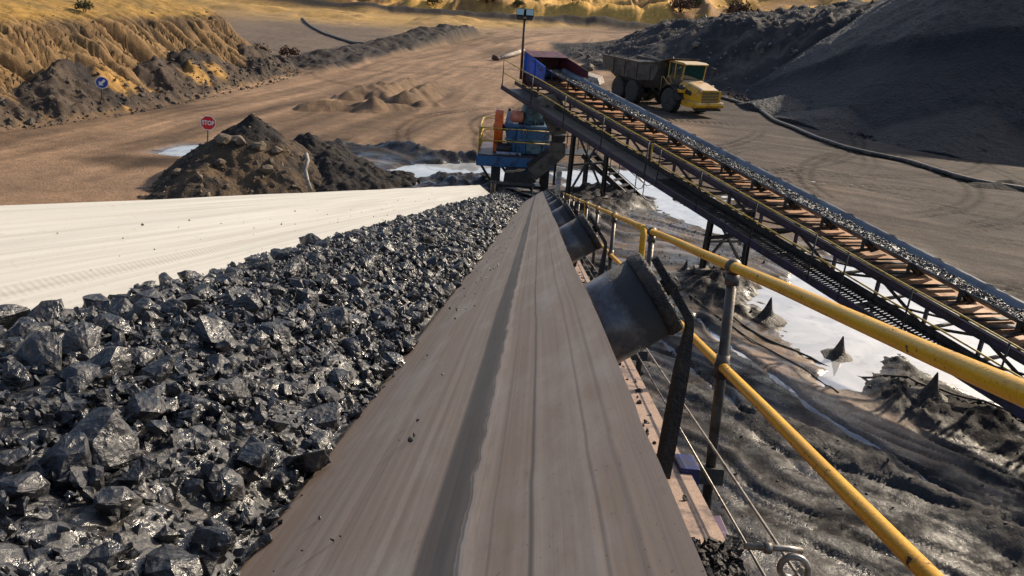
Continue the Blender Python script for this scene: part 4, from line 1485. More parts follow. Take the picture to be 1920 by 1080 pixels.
# ------------------------------------------------------------------ yellow handrail beside the near belt
rail = empty('handrail', K(3.2, .81, -1.2))
tag(rail, 'yellow painted pipe handrail with grey ball-jointed posts running beside the near belt', 'handrail')
HL, HT, HM = .815, -.280, -.695
for (s0, s1) in ((-.9, 5.42), (5.84, 12.75), (13.1, 20.0), (20.4, 25.4)):
    for nm, nn_, rr_ in (('top_rail', HT, .0220), ('mid_rail', HM, .0205)):
        MB().tube([K(s_, HL, nn_ + .002 * math.sin(s_ * 3)) for s_ in np.linspace(s0, s1, 14)], rr_, 20).build(nm, M['yellow_rail'], rail)
    if s0 > 0:
        MB().tube([K(s0 + .06, HL, HT), K(s0 + .012, HL, HT - .01), K(s0, HL, HT - .06), K(s0, HL, HM + .06), K(s0 + .012, HL, HM + .01), K(s0 + .06, HL, HM)], .0235, 14).build('end_loop', M['yellow_rail'], rail)
post_b = MB().tube([(0, 0, 0), (0, 0, -1.02)], .0215, 18).mesh('post')
post_b.materials.append(M['grey_pipe'])
ball_b = MB().ball((0, 0, 0), .035, 20, 12).tube([(0, 0, -.03), (0, 0, -.075)], .029, 16).mesh('ball_joint')
ball_b.materials.append(M['grey_pipe'])
ball_s = MB().ball((0, 0, 0), .034, 16, 10).tube([(0, 0, -.05), (0, 0, .05)], .028, 16).mesh('ball_joint')
ball_s.materials.append(M['grey_pipe'])
frp = Matrix((E1, DV, NV)).transposed().to_euler()
for s_ in (.88, 3.15, 5.42, 8.12, 10.4, 12.72, 15.3, 17.6, 20.0, 22.4, 25.0):
    p = link('post', post_b, rail)
    p.location = K(s_, HL, HT - .03) - Vector(rail.location)
    p.rotation_euler = frp
    j1 = link('ball_joint', ball_b, p)
    j1.location = (0, 0, .03)
    j2 = link('ball_joint', ball_s, p)
    j2.location = (0, 0, HM - HT + .03)
    MB().bar(K(s_, .44, -1.16), K(s_, HL + .05, -1.16), .07, .07, NV).bar(K(s_, .41, -.86), K(s_, .45, -1.18), .06, .03, DV).build('outrigger', M['black_steel'], rail)

# ------------------------------------------------------------------ far conveyor (truss) on the right
B2 = Vector((0.9335, 29.8235, 4.64))
H2 = Vector((0.46636, -0.88459, 0)).normalized()
L2 = Vector((0.88459, 0.46636, 0)).normalized()
SL2 = -0.13659


def C2(t, l, z):
    return B2 + H2 * t + L2 * l + Vector((0, 0, SL2 * t + z))


D2 = Vector((H2.x, H2.y, SL2)).normalized()
T0, T1 = -1.0, 23.0
conv2 = empty('truss_conveyor', (6.0, 20.2, 0))
tag(conv2, 'inclined truss conveyor with side walkway carrying coal up to the crusher', 'conveyor')
# carrying belt
prof2 = [(-.25, .0), (-.18, -.055), (-.09, -.13), (0, -.19), (.15, -.20), (.30, -.19), (.40, -.13), (.49, -.055), (.56, .01)]
TB = -.15                                             # belt wraps its head pulley here
tt = np.arange(TB, T1, .3)
rows = []
for k_, t_ in enumerate(tt):
    for (l_, z_) in prof2: rows.append(C2(t_, l_, z_ - (.012 * math.sin(t_ * 2.6) ** 2 if l_ < -.15 or l_ > .45 else 0)) - Vector(conv2.location))
for k_, t_ in enumerate(tt):
    for (l_, z_) in prof2: rows.append(C2(t_, .155 + (l_ - .155) * 1.02, z_ - .02 - (.012 * math.sin(t_ * 2.6) ** 2 if l_ < -.15 or l_ > .45 else 0)) - Vector(conv2.location))
n2 = len(prof2)
fs = []
o2 = len(tt) * n2
for k_ in range(len(tt) - 1):
    for j in range(n2 - 1):
        a = k_ * n2 + j
        fs.append((a, a + 1, a + n2 + 1, a + n2))
        fs.append((o2 + a, o2 + a + n2, o2 + a + n2 + 1, o2 + a + 1))
    a = k_ * n2
    fs.append((a, a + n2, o2 + a + n2, o2 + a))
    a = k_ * n2 + n2 - 1
    fs.append((a, o2 + a, o2 + a + n2, a + n2))
link('belt', np_mesh('belt', np.array([v[:] for v in rows]), np.array(fs), True), conv2, M['far_belt'])
b_ = MB()
for k_ in range(23):
    b_.hexa([C2(TB + k_, -.42, -.45), C2(TB + k_, .56, -.45), C2(TB + k_ + 1, .56, -.45), C2(TB + k_ + 1, -.42, -.45), C2(TB + k_, -.42, -.435), C2(TB + k_, .56, -.435), C2(TB + k_ + 1, .56, -.435), C2(TB + k_ + 1, -.42, -.435)])
b_.build('return_belt', M['return_belt'], conv2)
MB().tube([C2(-.2, -.3, -.25), C2(-.2, .62, -.25)], .20, 20).build('head_pulley', M['black_steel'], conv2)
for side in (-1, 1):
    MB().channel(C2(T0, .66 * side, -.46), C2(T1, .66 * side, -.46), .08, .17, .012, (0, 0, 1), -side).build('stringer', M['purple_steel'], conv2)
    MB().channel(C2(T0, .66 * side, -1.0), C2(T1, .66 * side, -1.0), .08, .11, .012, (0, 0, 1), -side).build('bottom_chord', M['black_steel'], conv2)
BAY = 1.2
nb = int((T1 - T0) / BAY)
for side in (-1, 1):
    for k_ in range(nb + 1):
        t_ = T0 + k_ * BAY
        MB().bar(C2(t_, .66 * side, -.555), C2(t_, .66 * side, -.95), .07, .06, D2).build('truss_post', M['purple_steel'], conv2)
        if k_ < nb:
            a_, c_ = (t_, t_ + BAY)
            if k_ % 2: a_, c_ = c_, a_
            MB().bar(C2(a_, .66 * side, -.48), C2(c_, .66 * side, -.94), .05, .05, D2).build('diagonal', M['black_steel'], conv2)
for k_ in range(nb + 1):
    t_ = T0 + k_ * BAY
    MB().bar(C2(t_, -.62, -1.0), C2(t_, .62, -1.0), .06, .06).build('cross_beam', M['black_steel'], conv2)
    if k_ % 2 == 0 and k_ < nb:
        MB().bar(C2(t_, -.62, -1.02), C2(t_ + BAY, .62, -1.02), .045, .04).build('wind_brace', M['black_steel'], conv2)
# idler sets: base bar, end stands, three rollers
for k_ in range(nb + 1):
    t_ = T0 + .35 + k_ * BAY
    idl = MB()
    idl.bar(C2(t_, -.70, -.285), C2(t_, .70, -.285), .07, .05)
    idl.bar(C2(t_ + .3, -.66, -.33), C2(t_ + .55, .66, -.33), .04, .03)
    for dt_, w_ in ((rng.uniform(.32, .5), rng.uniform(.05, .14)), (rng.uniform(.75, .95), rng.uniform(.07, .16))):  # added slanted dark bars standing in for frame shadows on the return belt
        idl.bar(C2(t_ + dt_, -.62, -.355), C2(t_ + dt_ + .22, .60, -.355), w_, .03)
    for side in (-1, 1):
        ls = -.31 if side < 0 else .62
        idl.bar(C2(t_, ls, -.28), C2(t_, ls, .0), .02, .08, D2)
        idl.bar(C2(t_, .155 + .19 * side, -.27), C2(t_, .155 + .19 * side, -.23), .02, .06, D2)
    io = idl.build('idler_frame', M['black_steel'], conv2)
    for a_, c_ in (((-.29, -.02), (-.02, -.255)), ((.0, -.265), (.31, -.265)), ((.60, -.02), (.33, -.255))):
        MB().tube([C2(t_, a_[0], a_[1] - .05), C2(t_, c_[0], c_[1] + .0)], .055, 10).build('roller', M['black_steel'], io)
    if k_ % 3 == 1:
        MB().tube([C2(t_ + .5, -.60, -.51), C2(t_ + .5, .60, -.51)], .055, 10).build('return_roller', M['black_steel'], conv2)
# coal on it
rs4 = np.random.RandomState(31)
tv, lv2 = np.arange(-.1, 22.5, .12), np.linspace(-.17, .40, 12)
TV, LV2 = np.meshgrid(tv, lv2, indexing='ij')
zc = (-.075 - .06 * (LV2 + .2)) + .02 * fbm(TV * 4, LV2 * 6, 800, 2)
zb_ = np.interp(LV2, [p[0] for p in prof2], [p[1] for p in prof2])
zc = np.where((LV2 <= -.16) | (LV2 >= .39), zb_ + .004, np.maximum(np.minimum(zc, zc), zb_ + .02))
pos = np.array(B2) + TV[..., None] * np.array(H2) + LV2[..., None] * np.array(L2)
link_o = link('far_coal_bed', grid_mesh('far_coal_bed', pos[..., 0], pos[..., 1], pos[..., 2] + SL2 * TV + zc, False), None, M['coal'])
tag(link_o, 'fine coal bed on the inclined truss conveyor', 'coal', kind='stuff')
n = 7500
ta = rs4.uniform(-.1, 22.4, n); la = rs4.uniform(-.17, .38, n)
za = -.07 - .06 * (la + .2) + rs4.uniform(-.01, .02, n)
pos = np.array(B2) + ta[:, None] * np.array(H2) + la[:, None] * np.array(L2)
pos[:, 2] += SL2 * ta + za


def far_coal_mat():
    m = M['coal'].copy()
    m.name = 'crushed_grey_coal'
    return m


M['coal_grey'] = mat('coal_grey', (.05, .05, .053), .45, 0, (.15, .145, .14), .42, 14, .5, .02, fine=60)
o = scatter('far_coal_load', pos, rs4.gamma(4, .0055, n) + .008, HULLS_S, M['coal_grey'], rs4)
tag(o, 'speckled coal lumps riding up the inclined truss conveyor', 'coal', kind='stuff')

# walkway on the near side: grating panels, kick plate, brackets
WL0, WL1, WZ = -.74, -1.27, -.98
PAN = 2.4
for k_ in range(10):
    a_, c_ = T0 + k_ * PAN + .02, T0 + (k_ + 1) * PAN - .02
    g = MB()
    if a_ < 8.5:
        g.hexa([C2(a_, WL1, WZ - .03), C2(a_, WL0, WZ - .03), C2(c_, WL0, WZ - .03), C2(c_, WL1, WZ - .03), C2(a_, WL1, WZ), C2(a_, WL0, WZ), C2(c_, WL0, WZ), C2(c_, WL1, WZ)])
        g.build('deck_plate', M['chute'], conv2)
    else:
        for t_ in np.arange(a_ + .02, c_, .085):
            g.bar(C2(t_, WL1 + .012, WZ - .012), C2(t_, WL0, WZ - .012), .042, .024)
        for l_ in (WL1 + .008, -1.0, WL0):
            g.bar(C2(a_, l_, WZ - .03), C2(c_, l_, WZ - .03), .012, .05)
        o = g.build('grating_panel', M['black_steel'], conv2)
        o['kind'] = 'stuff'
MB().channel(C2(T0 - .6, WL1 - .03, WZ - .08), C2(T1, WL1 - .03, WZ - .08), .05, .18, .008, (0, 0, 1), 1).build('walkway_edge_beam', M['purple_steel'], conv2)
MB().bar(C2(T0 - .6, WL0 + .02, WZ + .07), C2(T1, WL0 + .02, WZ + .07), .012, .14).build('kick_plate', M['black_steel'], conv2)
for k_ in range(nb + 1):
    t_ = T0 + k_ * BAY
    if k_ % 2 == 0:
        MB().bar(C2(t_, -.66, WZ - .10), C2(t_, WL1 - .03, WZ - .10), .06, .08).build('bracket', M['black_steel'], conv2)
        MB().bar(C2(t_, -.66, WZ - .02), C2(t_, -.66, WZ - .5), .05, .05, D2).bar(C2(t_, -.66, WZ - .5), C2(t_, WL1, WZ - .14), .05, .05, D2).build('knee_brace', M['black_steel'], conv2)
# its thin yellow handrail
rail2 = empty('walkway_handrail', C2(8, WL1, WZ))
tag(rail2, 'thin yellow two-bar handrail along the walkway of the inclined truss conveyor', 'handrail')
for a_, c_ in ((-1.5, 8.15), (8.35, 14.5), (14.62, 23.0)):
    for nm, z_ in (('top_rail', -.06), ('mid_rail', -.52)):
        MB().tube([C2(t_, WL1, z_ + .008 * math.sin(t_ * 1.7 + a_)) for t_ in np.linspace(a_, c_, 16)], .019, 10).build(nm, M['yellow_thin'], rail2)
MB().tube([C2(8.35, WL1, -.06), C2(8.28, WL1, -.10), C2(8.27, WL1, -.3), C2(8.28, WL1, -.48), C2(8.35, WL1, -.52)], .021, 10).build('end_loop', M['yellow_thin'], rail2)
for t_ in (-1.5, .9, 3.3, 5.7, 8.1, 8.7, 10.5, 12.6, 14.5, 15.4, 17.0, 19.0, 21, 23):
    MB().tube([C2(t_, WL1 - .01, -.06), C2(t_, WL1 - .03, WZ - .12)], .019, 10).build('post', M['black_steel'], rail2)

# trestles
def trestle(t_, batter, label, braces=True, extra=False):
    base = C2(t_, 0, 0)
    tr = empty('support_trestle', (base.x, base.y, 0))
    tag(tr, label, 'trestle', 'steel trestles under the truss conveyor')
    feet = []
    for side in (-1, 1):
        topp = C2(t_, .70 * side, -1.08)
        f = C2(t_, (.70 + batter) * side, 0)
        fz = tz(f.x, f.y)
        foot = Vector((f.x, f.y, fz - .08))
        c = MB()
        c.bar(topp, foot, .13, .012, H2).bar(topp + L2 * .06, foot + L2 * .06, .012, .13, H2).bar(topp - L2 * .06, foot - L2 * .06, .012, .13, H2)
        c.build('column', M['black_steel'], tr)
        MB().box(-.2, .2, -.2, .2, -.06, .10, Matrix.Translation((f.x, f.y, fz))).build('footing', M['chute'], tr, .01)
        feet.append((topp, foot))
    (a0, f0), (a1, f1) = feet
    MB().bar(a0, a1, .1, .12).build('cap_beam', M['black_steel'], tr)
    if braces:
        e = H2 * .07
        MB().bar(a0.lerp(f0, .05) + e, a1.lerp(f1, .92) + e, .06, .06, H2).build('cross_brace', M['black_steel'], tr)
        MB().bar(a1.lerp(f1, .05) - e, a0.lerp(f0, .92) - e, .06, .06, H2).build('cross_brace', M['black_steel'], tr)
    MB().bar(a0.lerp(f0, .5), a1.lerp(f1, .5), .07, .07, H2).build('tie_beam', M['black_steel'], tr)
    if extra:
        for (a_, f_) in feet:
            MB().bar(a_.lerp(f_, .45), C2(t_ + 1.7, .66 if a_ is a1 else -.66, -1.06), .10, .09, L2).build('raking_strut', M['black_steel'], tr)
    return tr


trestle(10.5, .06, 'black steel trestle with raking struts standing in the mud beside the pool', True, True)
trestle(3.1, .05, 'tall cross-braced black trestle next to the crusher and the stair', True)

# head chute hood: blue near plate, dark red far plate
hood = empty('head_hood', C2(-.15, 0, 0))
tag(hood, 'open head chute hood with bright blue and dark red side plates at conveyor top', 'chute')
hp = lambda t_, l_, z_: C2(t_ + .85, l_, z_)
MB().hexa([hp(-1.75, -.74, -.35), hp(-1.75, -.71, -.35), hp(-.1, -.71, -.30), hp(-.1, -.74, -.30), hp(-1.75, -.74, .40), hp(-1.75, -.71, .40), hp(-.1, -.71, .24), hp(-.1, -.74, .24)]).build('side_plate', M['bright_blue'], hood, .006)
MB().hexa([hp(-1.75, .71, -.35), hp(-1.75, .74, -.35), hp(.5, .74, .02), hp(.5, .71, .02), hp(-1.75, .71, .40), hp(-1.75, .74, .40), hp(.5, .74, .26), hp(.5, .71, .26)]).build('side_plate', M['dark_red'], hood, .006)['label'] = 'dark red far side plate'
MB().hexa([hp(-1.79, -.74, -.9), hp(-1.76, -.74, -.9), hp(-1.76, .74, -.9), hp(-1.79, .74, -.9), hp(-1.79, -.74, .40), hp(-1.76, -.74, .40), hp(-1.76, .74, .40), hp(-1.79, .74, .40)]).build('back_plate', M['dark_red'], hood, .004)
MB().hexa([hp(-1.8, -.76, .405), hp(-1.8, .76, .405), hp(-1.05, .76, .35), hp(-1.05, -.76, .35), hp(-1.8, -.76, .425), hp(-1.8, .76, .425), hp(-1.05, .76, .37), hp(-1.05, -.76, .37)]).build('top_plate', M['dark_red'], hood)
for t_ in (-1.6, -.85):
    MB().bar(hp(t_, -.76, -.33), hp(t_, -.76, .34), .03, .05, D2).build('stiffener', M['bright_blue'], hood)

# floodlight mast
mast_p = C2(-.85, -.86, -.6)
mast = empty('floodlight_mast', mast_p)
tag(mast, 'rusty pole with two floodlights standing at the head of the truss conveyor', 'floodlight')
mp = Vector(mast_p)
M['rust_pole'] = mat('rust_pole', (.10, .045, .03), .7, 0, (.04, .025, .02), .5, 8, .3, .01)
top_z = 6.30
MB().tube([mp, Vector((mp.x, mp.y, top_z))], [.055, .045], 12).build('pole', M['rust_pole'], mast)
MB().bar((mp.x - .28, mp.y, top_z), (mp.x + .28, mp.y, top_z), .05, .05).build('crossarm', M['black_steel'], mast)
for k_ in (-1, 1):
    c_ = Vector((mp.x + .165 * k_, mp.y - .06, top_z + .24))
    Mx = Matrix.Translation(c_) @ Matrix.Rotation(R(12 * k_), 4, 'Z') @ Matrix.Rotation(R(-14), 4, 'X')
    hd = MB().box(-.155, .155, -.06, .10, -.13, .13, Mx).box(-.10, .10, .10, .20, -.09, .09, Mx).build('lamp_housing', M['black_steel'], mast, .012)
    MB().box(-.135, .135, -.068, -.062, -.105, .11, Mx).build('lamp_glass', M['lamp_glass'], hd)
    MB().box(-.12, .12, -.05, .08, -.24, -.15, Mx).build('ballast_box', M['black_steel'], mast, .006)
    MB().bar(c_ + Vector((0, .05, -.15)), (c_.x, mp.y, top_z), .04, .04, (1, 0, 0)).build('bracket', M['black_steel'], mast)

# ------------------------------------------------------------------ crusher under the conveyor head
cr = empty('crusher', (-.2, 29.8, 0))
tag(cr, 'blue crusher with orange flywheel on a railed steel platform', 'crusher')
dx0, dx1, dy0, dy1, dz = -1.62, 1.20, 28.7, 31.3, 1.50
MB().box(dx0, dx1, dy0, dy1, dz - .04, dz).build('deck', M['purple_steel'], cr)
for a_, c_ in (((dx0, dy0), (dx1, dy0)), ((dx0, dy1), (dx1, dy1)), ((dx0, dy0), (dx0, dy1)), ((dx1, dy0), (dx1, dy1))):
    MB().bar((*a_, dz - .24), (*c_, dz - .24), .10, .38).build('deck_beam', M['blue_steel'], cr, .008)
for x_ in (-.95, .95):
    for y_ in (28.95, 31.0):
        zg = tz(x_, y_)
        MB().bar((x_, y_, dz - .42), (x_, y_, zg - .3), .30, .02, (0, 1, 0)).bar((x_, y_ - .11, dz - .42), (x_, y_ - .11, zg - .3), .30, .02, (0, 1, 0)).bar((x_, y_ - .055, dz - .42), (x_, y_ - .055, zg - .3), .02, .09, (0, 1, 0)).build('leg', M['black_steel'], cr)
for (p_, q_) in (((-1.5, 28.8, 1.1), (-.95, 28.9, .25)), ((-.75, 28.9, 1.1), (-.1, 28.9, .35)), ((.75, 28.9, 1.1), (.05, 28.9, .35)), ((-.3, 28.92, 1.05), (.5, 28.92, .2)), ((-.9, 28.95, .32), (.95, 28.95, .32))):
    MB().bar(p_, q_, .09, .09).build('brace', M['black_steel'], cr)
fw = MB().lathe([(.30, -.13), (.50, -.13), (.52, -.15), (.63, -.15), (.64, -.13), (.64, .13), (.63, .15), (.52, .15), (.50, .13), (.30, .13)], (-.92, 29.5, 2.42), (1, 0, 0), 40, False).build('flywheel', M['orange'], cr)
MB().lathe([(.0, -.2), (.12, -.2), (.12, .32), (.0, .32)], (-.92, 29.5, 2.42), (1, 0, 0), 18).build('hub', M['dark_trim'], fw)
MB().box(-1.10, -.75, 29.25, 29.75, 1.52, 1.86).build('guard_foot', M['orange'], cr, .03)
MB().lathe([(.0, 0), (.14, 0), (.22, .02), (.22, .46), (.2, .48), (.0, .48)], (-.50, 29.45, 2.86), (1, 0, 0), 28).build('pulley_guard', M['salmon'], cr)
MB().prism([(-.70, 2.52), (-.38, 2.52), (-.47, 3.02), (-.62, 3.06)], 29.3, 29.42, 'xz').build('bearing_bracket', M['lilac'], cr, .01)
MB().ball((-.55, 29.36, 3.10), .06, 10, 6).build('lifting_eye', M['dark_trim'], cr)
body = MB().prism([(-.68, 2.52), (1.02, 2.52), (1.02, 1.52), (-.52, 1.52)], 29.15, 30.7, 'xz').build('crusher_body', M['blue_steel'], cr, .02)
MB().box(-.72, 1.06, 29.05, 30.8, 2.523, 2.60).build('top_flange', M['blue_steel'], body, .008)
MB().box(-.66, 1.05, 29.05, 29.147, 2.02, 2.10).build('rib', M['blue_grey'], body, .008)
for x_ in (-.35, .05, .78):
    MB().box(x_, x_ + .07, 29.03, 29.147, 1.55, 2.5).build('rib', M['blue_steel'], body, .006)
MB().box(.16, .74, 29.06, 29.145, 1.58, 1.94).build('inspection_door', M['blue_grey'], body, .012)
MB().tube([(.2, 29.04, 1.84), (.2, 29.0, 1.84), (.68, 29.0, 1.84), (.68, 29.04, 1.84)], .012, 6).build('door_handle', M['galv'], body)
MB().box(.02, .14, 29.03, 29.046, 2.30, 2.38).build('nameplate', M['lilac'], body)
MB().lathe([(.47, 0), (.47, .32), (.45, .50), (.40, .66), (.32, .76), (.20, .81), (.0, .82)], (.34, 29.8, 2.605), (0, 0, 1), 32).build('feed_dome', M['blue_grey'], cr)
MB().box(.10, .44, 29.6, 29.9, 3.42, 3.49).build('dome_cap', M['dark_trim'], cr, .01)
for k_ in range(8):
    t_ = k_ * math.pi / 4 + .2
    MB().box(-.02, .02, -.05, .05, 0, .3, Matrix.Translation((.34 + .5 * math.cos(t_), 29.8 + .5 * math.sin(t_), 2.605)) @ Matrix.Rotation(t_ + math.pi / 2, 4, 'Z')).build('dome_rib', M['blue_grey'], cr)
MB().lathe([(.0, 0), (.15, 0), (.19, .03), (.19, .50), (.16, .54), (.0, .54)], (-.95, 29.0, 1.72), (1, 0, 0), 22).build('motor', M['dark_trim'], cr)
MB().tube([(-.95, 28.85, 1.56), (.0, 28.85, 1.56)], .06, 12).build('pipe', M['lilac'], cr)
# platform handrail
rail3 = empty('platform_handrail', (dx0, dy0, dz))
tag(rail3, 'yellow handrail around the left end of the crusher platform', 'handrail')
for nm, z_ in (('top_rail', .98), ('mid_rail', .52)):
    MB().tube([(1.15, dy0 + .03, dz + z_), (-1.45, dy0 + .03, dz + z_), (-1.56, dy0 + .06, dz + z_), (-1.60, dy0 + .2, dz + z_), (-1.60, dy1 - .2, dz + z_), (-1.56, dy1 - .06, dz + z_), (-1.4, dy1 - .03, dz + z_), (-.6, dy1 - .03, dz + z_)], .022, 10).build(nm, M['yellow_thin'], rail3)
for (x_, y_) in ((-1.6, dy0 + .12), (-1.6, 29.6), (-1.6, 30.4), (-1.6, dy1 - .12), (-.6, dy1 - .03), (-.15, dy0 + .03), (1.1, dy0 + .03)):
    MB().tube([(x_, y_, dz), (x_, y_, dz + .98)], .022, 8).build('post', M['yellow_thin'] if x_ < -1 else M['blue_steel'], rail3)
# chute from the conveyor head into the crusher and down to the near belt
ch = empty('transfer_chute', (1.0, 28.5, 0))
tag(ch, 'grey-brown bent transfer chute hanging in front of the crusher', 'chute')
MB().prism([(.42, 3.72), (1.25, 4.0), (1.42, 3.35), (1.58, 2.58), (1.0, 2.46), (.62, 3.2)], 28.05, 28.65, 'xz').build('upper_chute', M['chute'], ch, .015)
MB().prism([(1.06, 2.42), (1.54, 2.48), (1.54, 2.26), (1.06, 2.24)], 28.12, 28.6, 'xz').build('throat', M['dark_trim'], ch)
MB().prism([(1.02, 2.20), (1.58, 2.22), (1.60, 1.78), (1.30, 1.45), (.62, .80), (.22, 1.08), (.98, 1.80)], 28.05, 28.65, 'xz').build('lower_chute', M['chute'], ch, .015)
MB().prism([(.20, 1.40), (.92, 2.0), (.98, 1.86), (.30, 1.24)], 28.0, 28.04, 'xz').build('chute_flange', M['dark_trim'], ch)
MB().prism([(-.55, 1.12), (.30, 1.14), (.62, .86), (.4, .62), (-.6, .66)], 27.6, 28.6, 'xz').build('discharge_boot', M['black_steel'], ch, .02)
for (x_, z_) in ((.8, 3.5), (1.1, 3.05), (1.25, 2.7)):
    MB().tube([(x_, 28.045, z_), (x_, 28.0, z_)], .06, 10).build('bolt_plate', M['dark_trim'], ch)
# second small deck right of the crusher with rails, and the stair
dk = empty('side_platform', (2.1, 30.4, 0))
tag(dk, 'small black side platform with handrails between crusher and stair', 'platform')
MB().box(1.30, 2.75, 29.9, 31.2, 1.46, 1.50).build('deck', M['black_steel'], dk)
for x_, y_ in ((1.4, 31.1), (2.6, 31.1), (2.6, 30.0)):
    MB().bar((x_, y_, 1.46), (x_, y_, tz(x_, y_) - .2), .1, .1, (0, 1, 0)).build('leg', M['black_steel'], dk)
for z_ in (1.98, 2.45):
    MB().tube([(1.35, 31.15, z_), (2.7, 31.15, z_)], .02, 8).build('rail', M['black_steel'], dk)
for x_ in (1.35, 1.8, 2.25, 2.7):
    MB().tube([(x_, 31.15, 1.5), (x_, 31.15, 2.45)], .02, 8).build('post', M['black_steel'], dk)
stair = empty('steel_stair', (4.6, 28.9, 0))
tag(stair, 'steep black steel stair with pale handrails going down to the mud', 'stair')
sa, sb = Vector((2.55, 29.95, 1.55)), Vector((4.62, 28.62, .20))
sd_ = (sb - sa)
hd = Vector((sd_.x, sd_.y, 0)).normalized()
sw = Vector((-hd.y, hd.x, 0)) * .38
for k_ in (-1, 1):
    MB().bar(sa + sw * k_, sb + sw * k_ + Vector((0, 0, -.1)), .05, .20).build('stair_stringer', M['black_steel'], stair)
    a_, c_ = sa + sw * k_ * 1.05, sb + sw * k_ * 1.05
    u_ = Vector((0, 0, 1))
    e_ = hd * .22
    MB().tube([a_ + u_ * .95, c_ + u_ * .92 - sd_ * .03, c_ + u_ * .90 + e_ * .6 - u_ * .08, c_ + u_ * .74 + e_, c_ + u_ * .55 + e_ * .7, c_ + u_ * .48, a_ + u_ * .5], .018, 8).build('stair_handrail', M['galv'], stair)
    for t_ in (.08, .5, .95):
        q_ = a_.lerp(c_, t_)
        MB().tube([q_, q_ + u_ * .93], .018, 8).build('post', M['black_steel'], stair)
for k_ in range(8):
    q_ = sa.lerp(sb, (k_ + .5) / 8)
    MB().bar(q_ - sw * .95, q_ + sw * .95, .20, .03).build('tread', M['black_steel'], stair)
# pale control post at the belt tail
po = empty('control_post', (1.24, 24.4, 0))
tag(po, 'pale cream control post standing right of the belt tail', 'post')
zg = tz(1.24, 24.4)
MB().box(1.15, 1.33, 24.3, 24.44, 1.05, 1.95).build('cabinet', M['cream'], po, .012)
MB().tube([(1.24, 24.38, zg - .1), (1.24, 24.38, 1.05)], .04, 10).build('stand', M['black_steel'], po)
MB().box(1.19, 1.29, 24.285, 24.298, 1.55, 1.75).build('panel_door', M['lilac'], po)

# ------------------------------------------------------------------ signs
def text_mesh(s, size, extrude, offset=0.0):
    cu = bpy.data.curves.new('lettering', 'FONT')
    cu.body = s
    cu.size = size
    cu.extrude = extrude
    cu.offset = offset
    cu.align_x = 'CENTER'
    cu.align_y = 'CENTER'
    ob = bpy.data.objects.new('tmp', cu)
    COL.objects.link(ob)
    dg = bpy.context.evaluated_depsgraph_get()
    me = bpy.data.meshes.new_from_object(ob.evaluated_get(dg))
    bpy.data.objects.remove(ob)
    return me


def local_root(name, loc, rot):
    o = empty(name, loc, rot)
    o['_local'] = True
    return o


zg = tz(-13.84, 33.81)
sg = local_root('stop_sign', (-13.84, 33.81, zg), (R(1), R(5), math.atan2(13.84, 33.81)))
tag(sg, 'red octagonal STOP sign on a thin pole by the haul road', 'sign')
MB().tube([(0, 0, -.2), (0, 0, 1.40)], .028, 10).build('pole', M['rust_pole'], sg)


def ngon(r, n, y0, y1, rot=0, cz=1.12):
    return MB().prism([(r * math.cos(2 * math.pi * (k + .5) / n + rot), cz + r * math.sin(2 * math.pi * (k + .5) / n + rot)) for k in range(n)], y0, y1, 'xz')


pl = ngon(.335, 8, -.045, -.035).build('plate', M['white_sign'], sg)
ngon(.305, 8, -.050, -.046).build('red_face', M['red_sign'], pl)
tm = text_mesh('STOP', .235, .002, .007)
tm.materials.append(M['white_sign'])
tx_ = link('lettering', tm, pl)
tx_.location = (0, -.0525, 1.12)
tx_.rotation_euler = (R(90), 0, 0)
tx_.scale = (.88, 1.12, 1)

zg = tz(-21.8, 40.2)
sb_ = local_root('direction_sign', (-21.8, 40.2, zg), (0, R(7), math.atan2(21.8, 40.2)))
tag(sb_, 'round blue sign with white arrow pointing down left at the bank foot', 'sign')
MB().tube([(0, 0, -.2), (0, 0, 1.25)], .03, 10).build('pole', M['rust_pole'], sb_)
pl = ngon(.30, 36, -.05, -.04, 0, 1.05).build('plate', M['white_sign'], sb_)
ngon(.268, 36, -.055, -.051, 0, 1.05).build('blue_face', M['blue_sign'], pl)
ar = MB()
pts = [(0, -.20), (.155, -.04), (.055, -.04), (.055, .19), (-.055, .19), (-.055, -.04), (-.155, -.04)]
ca_, sa_ = math.cos(R(-42)), math.sin(R(-42))
pts = [(x_ * ca_ - y_ * sa_, 1.05 + x_ * sa_ + y_ * ca_) for x_, y_ in pts]
ar.prism(pts, -.059, -.056, 'xz')
ar.build('arrow', M['white_sign'], pl)

# ------------------------------------------------------------------ articulated dump truck
HDG = math.atan2(-.89, .45)
tp = (11.75, 58.1)
truck = local_root('dump_truck', (tp[0], tp[1], tz(*tp) + .01), (0, 0, HDG))
tag(truck, 'dusty yellow articulated dump truck with dark tipper body on the yard', 'truck')
TR = .86


def tyre_mesh():
    b = MB()
    b.lathe([(.44, -.31), (.60, -.325), (.76, -.32), (.83, -.27), (TR - .015, -.19), (TR - .015, .19), (.83, .27), (.76, .32), (.60, .325), (.44, .31)], (0, 0, 0), (0, 1, 0), 40)
    for k in range(26):
        t = 2 * math.pi * k / 26
        for sgn in (-1, 1):
            tt_ = t + (math.pi / 26 if sgn > 0 else 0)
            Mx = Matrix.Rotation(tt_, 4, 'Y') @ Matrix.Translation((0, sgn * .14, TR - .01)) @ Matrix.Rotation(R(28 * sgn), 4, 'Z')
            b.box(-.05, .05, -.16, .16, -.03, .028, Mx)
    return b.mesh('tyre')


